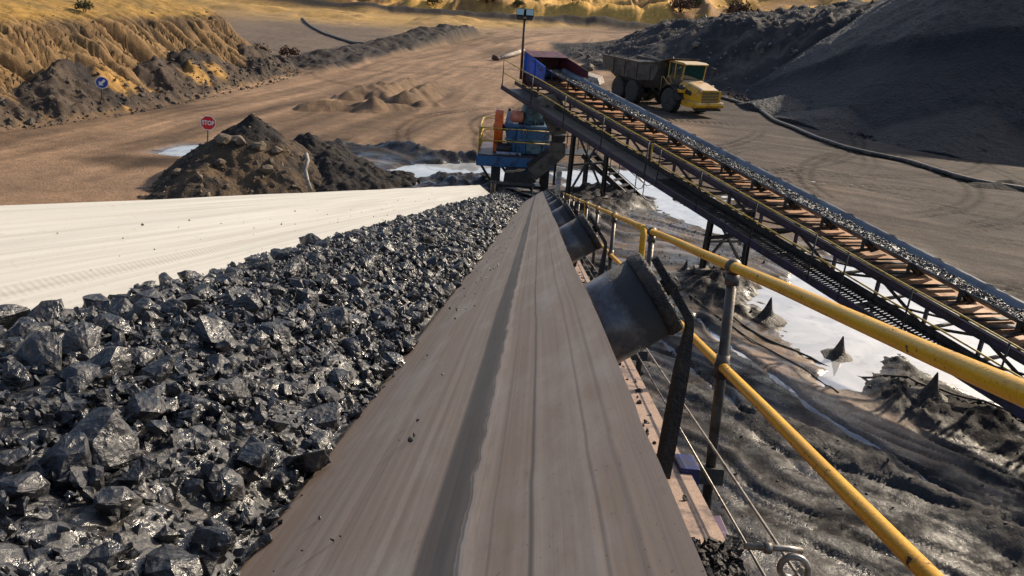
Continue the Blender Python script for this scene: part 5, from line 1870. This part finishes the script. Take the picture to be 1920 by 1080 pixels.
ty = tyre_mesh(); ty.materials.append(M['rubber'])
rimm = MB().lathe([(.0, .10), (.10, .10), (.12, .16), (.20, .17), (.22, .06), (.34, .04), (.40, .22), (.45, .26), (.45, -.26), (.0, -.26)], (0, 0, 0), (0, -1, 0), 28).mesh('rim')
rimm.materials.append(M['rim'])
for x_ in (0, -4.75, -6.75):
    for sy in (-1, 1):
        w = empty('wheel', (x_, 1.36 * sy, TR))
        w['_local'] = True
        w.parent = truck
        t1 = link('tyre', ty, w)
        t2 = link('rim', rimm, w)
        if sy > 0: t2.rotation_euler = (0, 0, math.pi)
# chassis
c = MB()
c.box(-1.9, 2.1, -.48, .48, .72, 1.12).box(-8.0, -2.0, -.42, .42, .80, 1.15)
c.build('chassis', M['dark_trim'], truck, .02)
MB().tube([(-1.95, 0, .55), (-1.95, 0, 1.45)], .22, 14).build('hitch', M['dark_trim'], truck)
for x_ in (0, -4.75, -6.75):
    MB().tube([(x_, -1.1, TR), (x_, 1.1, TR)], .17, 12).build('axle', M['dark_trim'], truck)
MB().box(-6.9, -4.6, -1.0, -.72, .95, 1.15).box(-6.9, -4.6, .72, 1.0, .95, 1.15).build('bogie_beam', M['dark_trim'], truck, .02)
# hood
hood_ = MB()
xs = [.35, 1.2, 2.0, 2.55]
wb = [1.12, 1.08, 1.0, .93]
zt = [2.32, 2.20, 2.02, 1.86]
secs = []
for x_, w_, z_ in zip(xs, wb, zt):
    secs.append([(x_, -w_, 1.05), (x_, -w_, z_ - .42), (x_, -w_ * .80, z_ - .06), (x_, -w_ * .66, z_), (x_, w_ * .66, z_), (x_, w_ * .80, z_ - .06), (x_, w_, z_ - .42), (x_, w_, 1.05)])
vs = [p for s4 in secs for p in s4]
fs = [tuple(range(8)), tuple(range(31, 23, -1))]
for q in range(3):
    for t in range(8): fs.append((8 * q + t, 8 * q + (t + 1) % 8, 8 * q + 8 + (t + 1) % 8, 8 * q + 8 + t))
hood_.add(vs, fs)
hb = hood_.build('engine_hood', M['truck_yellow'], truck, .02)
for sy in (-1, 1):
    MB().hexa([(1.15, 1.085 * sy, 1.45), (1.75, 1.045 * sy, 1.38), (1.75, 1.065 * sy, 1.38), (1.15, 1.105 * sy, 1.45), (1.2, 1.085 * sy, 1.80), (1.78, 1.04 * sy, 1.66), (1.78, 1.06 * sy, 1.66), (1.2, 1.10 * sy, 1.80)]).build('side_vent', M['dark_trim'], hb)
gr = MB().box(2.552, 2.60, -.74, .74, 1.02, 1.72).build('grille', M['dark_trim'], truck)
for k in range(6):
    MB().box(2.601, 2.625, -.72, .72, 1.08 + k * .105, 1.125 + k * .105).build('grille_bar', M['cab_dust'], gr)
for sy in (-1, 1):
    MB().box(2.552, 2.63, .745 * sy if sy > 0 else -.93, .93 if sy > 0 else -.745, 1.02, 1.80).build('grille_frame', M['truck_yellow'], truck, .015)
    MB().lathe([(.0, .05), (.09, .04), (.10, 0), (.0, 0)], (2.70, .98 * sy, .93), (1, 0, 0), 16).build('headlight', M['lamp_glass'], truck)
bpm = MB().prism([(1.0, .62), (2.4, .60), (2.70, .66), (2.78, .82), (2.70, 1.03), (1.0, 1.03)], -1.22, 1.22, 'xz').build('bumper', M['truck_yellow'], truck, .04)
MB().box(2.2, 2.74, -1.0, 1.0, .45, .595).build('skid_plate', M['dark_trim'], truck, .03)
# fenders
for sy in (-1, 1):
    fd = MB()
    arc = [(1.04 * math.cos(t), TR + 1.02 * math.sin(t)) for t in np.linspace(R(8), R(172), 14)]
    arc2 = [(1.10 * math.cos(t), TR + 1.08 * math.sin(t)) for t in np.linspace(R(172), R(8), 14)]
    y0, y1 = (1.02, 1.74) if sy > 0 else (-1.74, -1.02)
    n_ = len(arc)
    vs = [(x_, y_, z_) for y_ in (y0, y1) for x_, z_ in arc + arc2]
    m_ = 2 * n_
    for q in range(n_ - 1):
        fd_f = (q, q + 1, m_ - 2 - q, m_ - 1 - q)
    fs = []
    for q in range(n_ - 1):
        fs.append((q, q + 1, m_ - 2 - q, m_ - 1 - q))
        fs.append((m_ + q, m_ + m_ - 1 - q, m_ + m_ - 2 - q, m_ + q + 1))
    for q in range(m_):
        q2 = (q + 1) % m_
        fs.append((q, m_ + q, m_ + q2, q2))
    fd.add(vs, fs)
    fd.build('fender', M['dark_trim'], truck)
    MB().lathe([(.0, -.14), (.17, -.14), (.19, -.11), (.19, .11), (.17, .14), (.0, .14)], (.98, 1.32 * sy, 1.86), (0, 1, 0), 22).build('air_cleaner', M['rim'], truck)
    MB().box(.35, 1.15, 1.05 * sy if sy > 0 else -1.5, 1.5 if sy > 0 else -1.05, 1.50, 1.72).build('engine_shoulder', M['truck_yellow'], truck, .04)
# cab
cabx0, cabx1, cw = -1.25, .42, .98
MB().box(cabx0, cabx1, -cw, cw, 1.30, 2.36).build('cab_base', M['truck_tan'], truck, .03)
rf = MB().prism([(cabx0 - .12, 3.42), (cabx1 + .28, 3.34), (cabx1 + .30, 3.42), (cabx1, 3.52), (cabx0, 3.56), (cabx0 - .12, 3.50)], -cw - .06, cw + .06, 'xz').build('cab_roof', M['cab_dust'], truck, .03)
for sy in (-1, 1):
    for (xa, xb) in ((cabx0 + .04, cabx0 + .04), (-.45, -.45), (cabx1 - .04, cabx1 + .12)):
        MB().bar((xa, cw * .97 * sy, 2.3), (xb, cw * .97 * sy, 3.42), .07, .09, (1, 0, 0)).build('cab_pillar', M['cab_dust'], truck)
    MB().hexa([(-1.18, (cw - .03) * sy, 2.36), (-.48, (cw - .03) * sy, 2.36), (-.48, (cw - .05) * sy, 2.36), (-1.18, (cw - .05) * sy, 2.36), (-1.18, (cw - .03) * sy, 3.40), (-.48, (cw - .03) * sy, 3.40), (-.48, (cw - .05) * sy, 3.40), (-1.18, (cw - .05) * sy, 3.40)]).build('side_window', M['green_glass'], truck)
    MB().hexa([(-.42, (cw - .03) * sy, 2.36), (.36, (cw - .03) * sy, 2.36), (.36, (cw - .05) * sy, 2.36), (-.42, (cw - .05) * sy, 2.36), (-.42, (cw - .03) * sy, 3.40), (.48, (cw - .03) * sy, 3.38), (.48, (cw - .05) * sy, 3.38), (-.42, (cw - .05) * sy, 3.40)]).build('door_window', M['green_glass'], truck)
MB().hexa([(cabx1 - .02, -.90, 2.34), (cabx1 - .02, .90, 2.34), (cabx1 - .04, .90, 2.34), (cabx1 - .04, -.90, 2.34), (cabx1 + .13, -.90, 3.39), (cabx1 + .13, .90, 3.39), (cabx1 + .11, .90, 3.39), (cabx1 + .11, -.90, 3.39)]).build('windscreen', M['green_glass'], truck)
MB().box(cabx0 + .02, cabx0 + .04, -.9, .9, 2.36, 3.42).build('rear_window', M['green_glass'], truck)
for sy in (-1, 1):
    MB().tube([(cabx1 + .1, cw * sy, 3.25), (cabx1 + .35, 1.62 * sy, 3.2), (cabx1 + .35, 1.66 * sy, 2.75), (cabx1 + .25, 1.3 * sy, 2.65)], .025, 6).build('mirror_arm', M['dark_trim'], truck)
    MB().box(cabx1 + .30, cabx1 + .40, 1.50 * sy if sy > 0 else -1.74, 1.74 if sy > 0 else -1.50, 2.72, 3.14).build('mirror', M['dark_trim'], truck, .02)
    MB().tube([(-1.15, 1.55 * sy, 1.45), (-1.15, 1.58 * sy, 2.3), (-1.08, 1.58 * sy, 2.38), (-.95, 1.58 * sy, 2.38), (-.35, 1.58 * sy, 2.0), (-.05, 1.55 * sy, 1.95)], .028, 8).build('step_rail', M['cab_dust'], truck)
    MB().tube([(-.62, 1.5 * sy, 1.9), (-.62, 1.5 * sy, 2.5), (-.5, 1.5 * sy, 2.55), (-.32, 1.5 * sy, 2.45), (-.1, 1.4 * sy, 1.95)], .024, 8).build('step_rail', M['cab_dust'], truck)
    MB().box(-1.35, -1.0, 1.0 * sy if sy > 0 else -1.6, 1.6 if sy > 0 else -1.0, 1.05, 1.10).build('step', M['dark_trim'], truck)
    MB().box(-1.35, -.9, 1.0 * sy if sy > 0 else -1.62, 1.62 if sy > 0 else -1.0, 1.42, 1.50).build('step', M['dark_trim'], truck)
MB().tube([(cabx0 - .1, -.7, 1.9), (cabx0 - .1, -.7, 3.75)], .09, 12).build('exhaust', M['dark_trim'], truck)
MB().box(-1.75, -1.3, -1.0, 1.0, 1.2, 2.2).build('rear_panel', M['dark_trim'], truck, .03)
# tipper body: outer walls, thick rim, sloping tail, hood over the cab
bd = []
xs = [-1.75, -2.1, -3.9, -7.4, -9.3]
z0 = [2.15, 1.45, 1.25, 1.35, 2.20]
z1 = [3.38, 3.30, 3.12, 3.12, 3.28]
w0 = [1.0, 1.05, 1.10, 1.10, 1.2]
w1 = [1.62, 1.66, 1.66, 1.66, 1.68]
vs = []
for k in range(5):
    vs += [(xs[k], -w0[k], z0[k]), (xs[k], -w1[k], z0[k] + .55), (xs[k], -w1[k], z1[k]), (xs[k], w1[k], z1[k]), (xs[k], w1[k], z0[k] + .55), (xs[k], w0[k], z0[k])]
for k in range(5):   # inner skin
    i_ = .10
    vs += [(xs[k] - (.1 if k == 0 else 0), -w0[k] + i_, z0[k] + .12), (xs[k] - (.1 if k == 0 else 0), -w1[k] + i_, z0[k] + .60), (xs[k] - (.1 if k == 0 else 0), -w1[k] + i_, z1[k]), (xs[k] - (.1 if k == 0 else 0), w1[k] - i_, z1[k]), (xs[k] - (.1 if k == 0 else 0), w1[k] - i_, z0[k] + .60), (xs[k] - (.1 if k == 0 else 0), w0[k] - i_, z0[k] + .12)]
fs = []
for k in range(4):
    for (a_, c_) in ((0, 1), (1, 2), (3, 4), (4, 5), (5, 0)):
        fs.append((6 * k + a_, 6 * k + c_, 6 * k + 6 + c_, 6 * k + 6 + a_))
        fs.append((30 + 6 * k + a_, 30 + 6 * k + 6 + a_, 30 + 6 * k + 6 + c_, 30 + 6 * k + c_))
    for a_ in (2, 3):
        fs.append((6 * k + a_, 6 * k + 6 + a_, 30 + 6 * k + 6 + a_, 30 + 6 * k + a_))
fs.append((0, 1, 2, 3, 4, 5))
fs.append((30, 35, 34, 33, 32, 31))
fs.append((2, 32, 33, 3))
for a_, c_ in ((0, 1), (1, 2), (3, 4), (4, 5), (5, 0)): fs.append((24 + a_, 24 + c_, 54 + c_, 54 + a_))
tb = MB().add(vs, fs).build('tipper_body', M['truck_body'], truck, .015)
MB().hexa([(-1.85, -1.62, 3.30), (-1.85, 1.62, 3.30), (-.75, 1.35, 3.64), (-.75, -1.35, 3.64), (-1.85, -1.62, 3.40), (-1.85, 1.62, 3.40), (-.75, 1.35, 3.71), (-.75, -1.35, 3.71)]).build('cab_guard', M['truck_tan'], tb, .01)
MB().hexa([(-1.74, -1.55, 2.7), (-1.74, 1.55, 2.7), (-1.70, 1.55, 2.7), (-1.70, -1.55, 2.7), (-1.74, -1.6, 3.36), (-1.74, 1.6, 3.36), (-1.70, 1.6, 3.36), (-1.70, -1.6, 3.36)]).build('front_shield', M['truck_tan'], tb)
for sy in (-1, 1):
    MB().bar((-1.9, 1.69 * sy, 3.30), (-3.9, 1.69 * sy, 3.09), .08, .10).bar((-3.9, 1.69 * sy, 3.09), (-9.2, 1.69 * sy, 3.20), .08, .10).build('body_rim', M['truck_body'], tb)
    for x_ in (-2.6, -4.3, -6.0, -7.6):
        MB().bar((x_, 1.685 * sy, 1.95), (x_, 1.685 * sy, 3.03), .10, .05, (0, 1, 0)).build('body_rib', M['truck_body'], tb)
    MB().tube([(-2.6, .95 * sy, 1.15), (-4.2, 1.25 * sy, 1.95)], .10, 10).build('tipping_ram', M['dark_trim'], truck)
# load: dark coal in the body
gxx, gyy = np.meshgrid(np.linspace(-9.0, -2.0, 40), np.linspace(-1.5, 1.5, 18))
lz = 2.75 + .35 * (1 - (gyy / 1.6) ** 2) * np.clip(1 - ((gxx + 5.2) / 4.2) ** 2, 0, 1) + .08 * fbm(gxx * 1.5, gyy * 1.5, 900, 3)
ld = link('coal_in_tipper', grid_mesh('coal_in_tipper', gxx, gyy, lz, False), None, M['coal_pile'])
ld.matrix_world = Matrix.LocRotScale(Vector(truck.location), Euler(truck.rotation_euler), None)
tag(ld, 'heap of black coal lying in the dump truck body', 'coal', kind='stuff')

# ------------------------------------------------------------------ hoses, slab, log, debris
def ground_hose(name, pts, r, material, label, lift=.0, cat='hose', seg=3):
    P_ = []
    for (x0, y0), (x1, y1) in zip(pts[:-1], pts[1:]):
        for k in range(seg): P_.append((x0 + (x1 - x0) * k / seg, y0 + (y1 - y0) * k / seg))
    P_.append(pts[-1])
    a_ = np.array(P_)
    for _ in range(2): a_[1:-1] = .25 * a_[:-2] + .5 * a_[1:-1] + .25 * a_[2:]
    zz = terrain(a_[:, 0], a_[:, 1])[0]
    for _ in range(2): zz[1:-1] = np.maximum(zz[1:-1], .25 * zz[:-2] + .5 * zz[1:-1] + .25 * zz[2:])
    b = MB().tube([(x_, y_, z_ + r * .8 + lift) for (x_, y_), z_ in zip(a_, zz)], r, 10)
    return tag(b.build(name, material), label, cat)


ground_hose('slurry_hose', [(16.4, 69.5), (17.9, 66.2), (18.2, 60.5), (17.7, 56), (18.1, 52), (18.3, 48.3), (19.1, 45.0), (21.0, 42.6), (21.7, 39.6), (22.4, 37.6), (24.8, 36.3)], .13, M['hose'], 'long dark slurry hose snaking across the yard below the stockpile', seg=5)
ground_hose('pipeline', [(-36, 128), (-30, 112), (-25.5, 102), (-22, 96), (-18.5, 90)], .15, M['hose'], 'dark pipeline lying on the grey flat left of the haul road', seg=5)
ground_hose('mud_hose', [(5.3, 17.9), (5.9, 16.6), (6.9, 15.5), (7.9, 14.7), (8.8, 13.8), (10.0, 12.6), (11.5, 11.0)], .025, M['hose'], 'thin black hose lying across the mud past the cones', seg=6)
ground_hose('loose_cable', [(4.6, 18.8), (5.3, 17.0), (6.0, 15.7), (6.6, 14.6), (6.7, 14.0)], .014, M['hose'], 'thin loose cable on the tan mud beside the stream', seg=6)
zg = tz(6.2, 74.5)
sl_ = MB().hexa([(3.9, 72.6, zg), (6.6, 71.6, zg), (7.3, 74.4, zg), (4.6, 75.8, zg), (4.2, 73.0, zg + .95), (6.4, 72.1, zg + .55), (7.0, 74.1, zg + .6), (4.8, 75.3, zg + 1.0)]).build('concrete_slab', M['concrete'], None, .05)
tag(sl_, 'pale sloping concrete block on the yard behind the conveyor hood', 'slab')
lg = MB().tube([(-3.3, 88.5, tz(-3.3, 88.5) + .15), (-.6, 96, tz(-.6, 96) + .6)], .22, 10)
tag(lg.build('fallen_pole', M['concrete']), 'pale pole lying on the yard left of the conveyor head', 'pole')
dx_, dy_ = -3.6, 88.0
tag(MB().lathe([(.0, 0), (.45, 0), (.45, .5), (.0, .5)], (dx_, dy_, tz(dx_, dy_)), (.3, .1, 1), 18).build('steel_drum', M['rust_pole']), 'dark short drum at the end of the fallen pole', 'drum')
db = patch_heap('debris_heap', 21.2, 26.2, 35.0, 39.6, 60, 56, lambda X, Y: np.maximum(.42 * (1 - np.hypot((X - 23.6) / 1.9, (Y - 37.4) / 1.0)), -.15) + .10 * fbm(X * 1.8, Y * 1.8, 950, 4) - .03, M['black_spoil'])
tag(db, 'low black debris heap where the slurry hose ends on the right', 'mound')

# ------------------------------------------------------------------ shrubs on the banks and far hills
def shrub(x_, y_, r_, h_, colr, label, seed):
    z_ = tz(x_, y_)
    root = empty('shrub', (x_, y_, z_))
    tag(root, label, 'shrub', 'dry shrubs on the hills')
    r2 = np.random.RandomState(seed)
    n_ = 520
    ph = r2.uniform(0, 2 * math.pi, n_)
    cz = r2.uniform(-.25, 1, n_)
    rad = r2.uniform(.45, 1.0, n_) * (1 + .3 * np.sin(ph * 3 + seed))
    c_ = np.stack([np.cos(ph) * np.sqrt(np.clip(1 - cz ** 2, 0, 1)) * rad * r_, np.sin(ph) * np.sqrt(np.clip(1 - cz ** 2, 0, 1)) * rad * r_, h_ * .4 + cz * rad * h_ * .6], 1)
    s_ = r_ * .14
    a_ = r2.normal(size=(n_, 3)); a_ /= np.linalg.norm(a_, axis=1)[:, None]
    b__ = np.cross(a_, r2.normal(size=(n_, 3))); b__ /= np.linalg.norm(b__, axis=1)[:, None]
    q_ = np.stack([c_ - a_ * s_, c_ - b__ * s_ * .6, c_ + a_ * s_, c_ + b__ * s_ * .6], 1).reshape(-1, 3)
    link('crown', np_mesh('crown', q_, np.arange(4 * n_).reshape(-1, 4), False), root, colr)
    b_ = MB()
    for k in range(4):
        t_ = k * 1.6 + seed
        b_.tube([(x_, y_, z_ - .1), (x_ + .25 * r_ * math.cos(t_), y_ + .25 * r_ * math.sin(t_), z_ + h_ * .3), (x_ + .6 * r_ * math.cos(t_), y_ + .6 * r_ * math.sin(t_), z_ + h_ * .7)], [.06 * r_, .04 * r_, .015 * r_], 5)
    b_.build('stem', M['rust_pole'], root)


M['leaf_rust'] = mat('leaf_rust', (.13, .065, .04), .8, 0, (.09, .06, .03), .5, .5, 0, 0)
M['leaf_olive'] = mat('leaf_olive', (.10, .095, .035), .8, 0, (.07, .06, .025), .5, .5, 0, 0)
SH = [(33.5, 186, 2.6, 3.2, 0, 'large rusty brown shrub on the far hill right of the mast'), (46, 184, 2.8, 3.6, 0, 'rusty shrub on the far hill above the rubble bank'), (56, 186, 2.3, 3.0, 0, 'rightmost rusty shrub at the foot of the far golden hill'),
      (21, 190, 1.8, 2.2, 1, 'olive shrub on the far hill just right of the floodlights'), (38, 194, 1.6, 2.2, 1, 'olive shrub higher up between the rusty shrubs'), (-10, 182, 1.9, 2.2, 0, 'rusty shrub on the far berm left of the floodlights'),
      (-22, 184, 1.6, 2.0, 1, 'olive shrub behind the far berm at the road bend'), (-3, 183, 1.3, 1.6, 1, 'small olive shrub on the berm straight behind the mast'), (9, 184, 1.4, 1.6, 0, 'small rusty shrub on the berm beyond the conveyor head'),
      (-27.2, 49.5, .5, .7, 1, 'low olive bush on the crest of the eroded bank, left'), (-24.6, 58.5, .5, .6, 1, 'low olive bush on the bank crest near its middle'), (-24.0, 71.5, .9, 1.1, 0, 'brown bush where the eroded bank runs out'), (-22.2, 74.2, .9, .9, 0, 'brown bush beside the berm past the end of the bank')]
for i_, (x_, y_, r_, h_, k_, lab) in enumerate(SH):
    shrub(x_, y_, r_, h_, M['leaf_rust'] if k_ == 0 else M['leaf_olive'], lab, 900 + i_)

for o in bpy.data.objects:
    if '_local' in o: del o['_local']
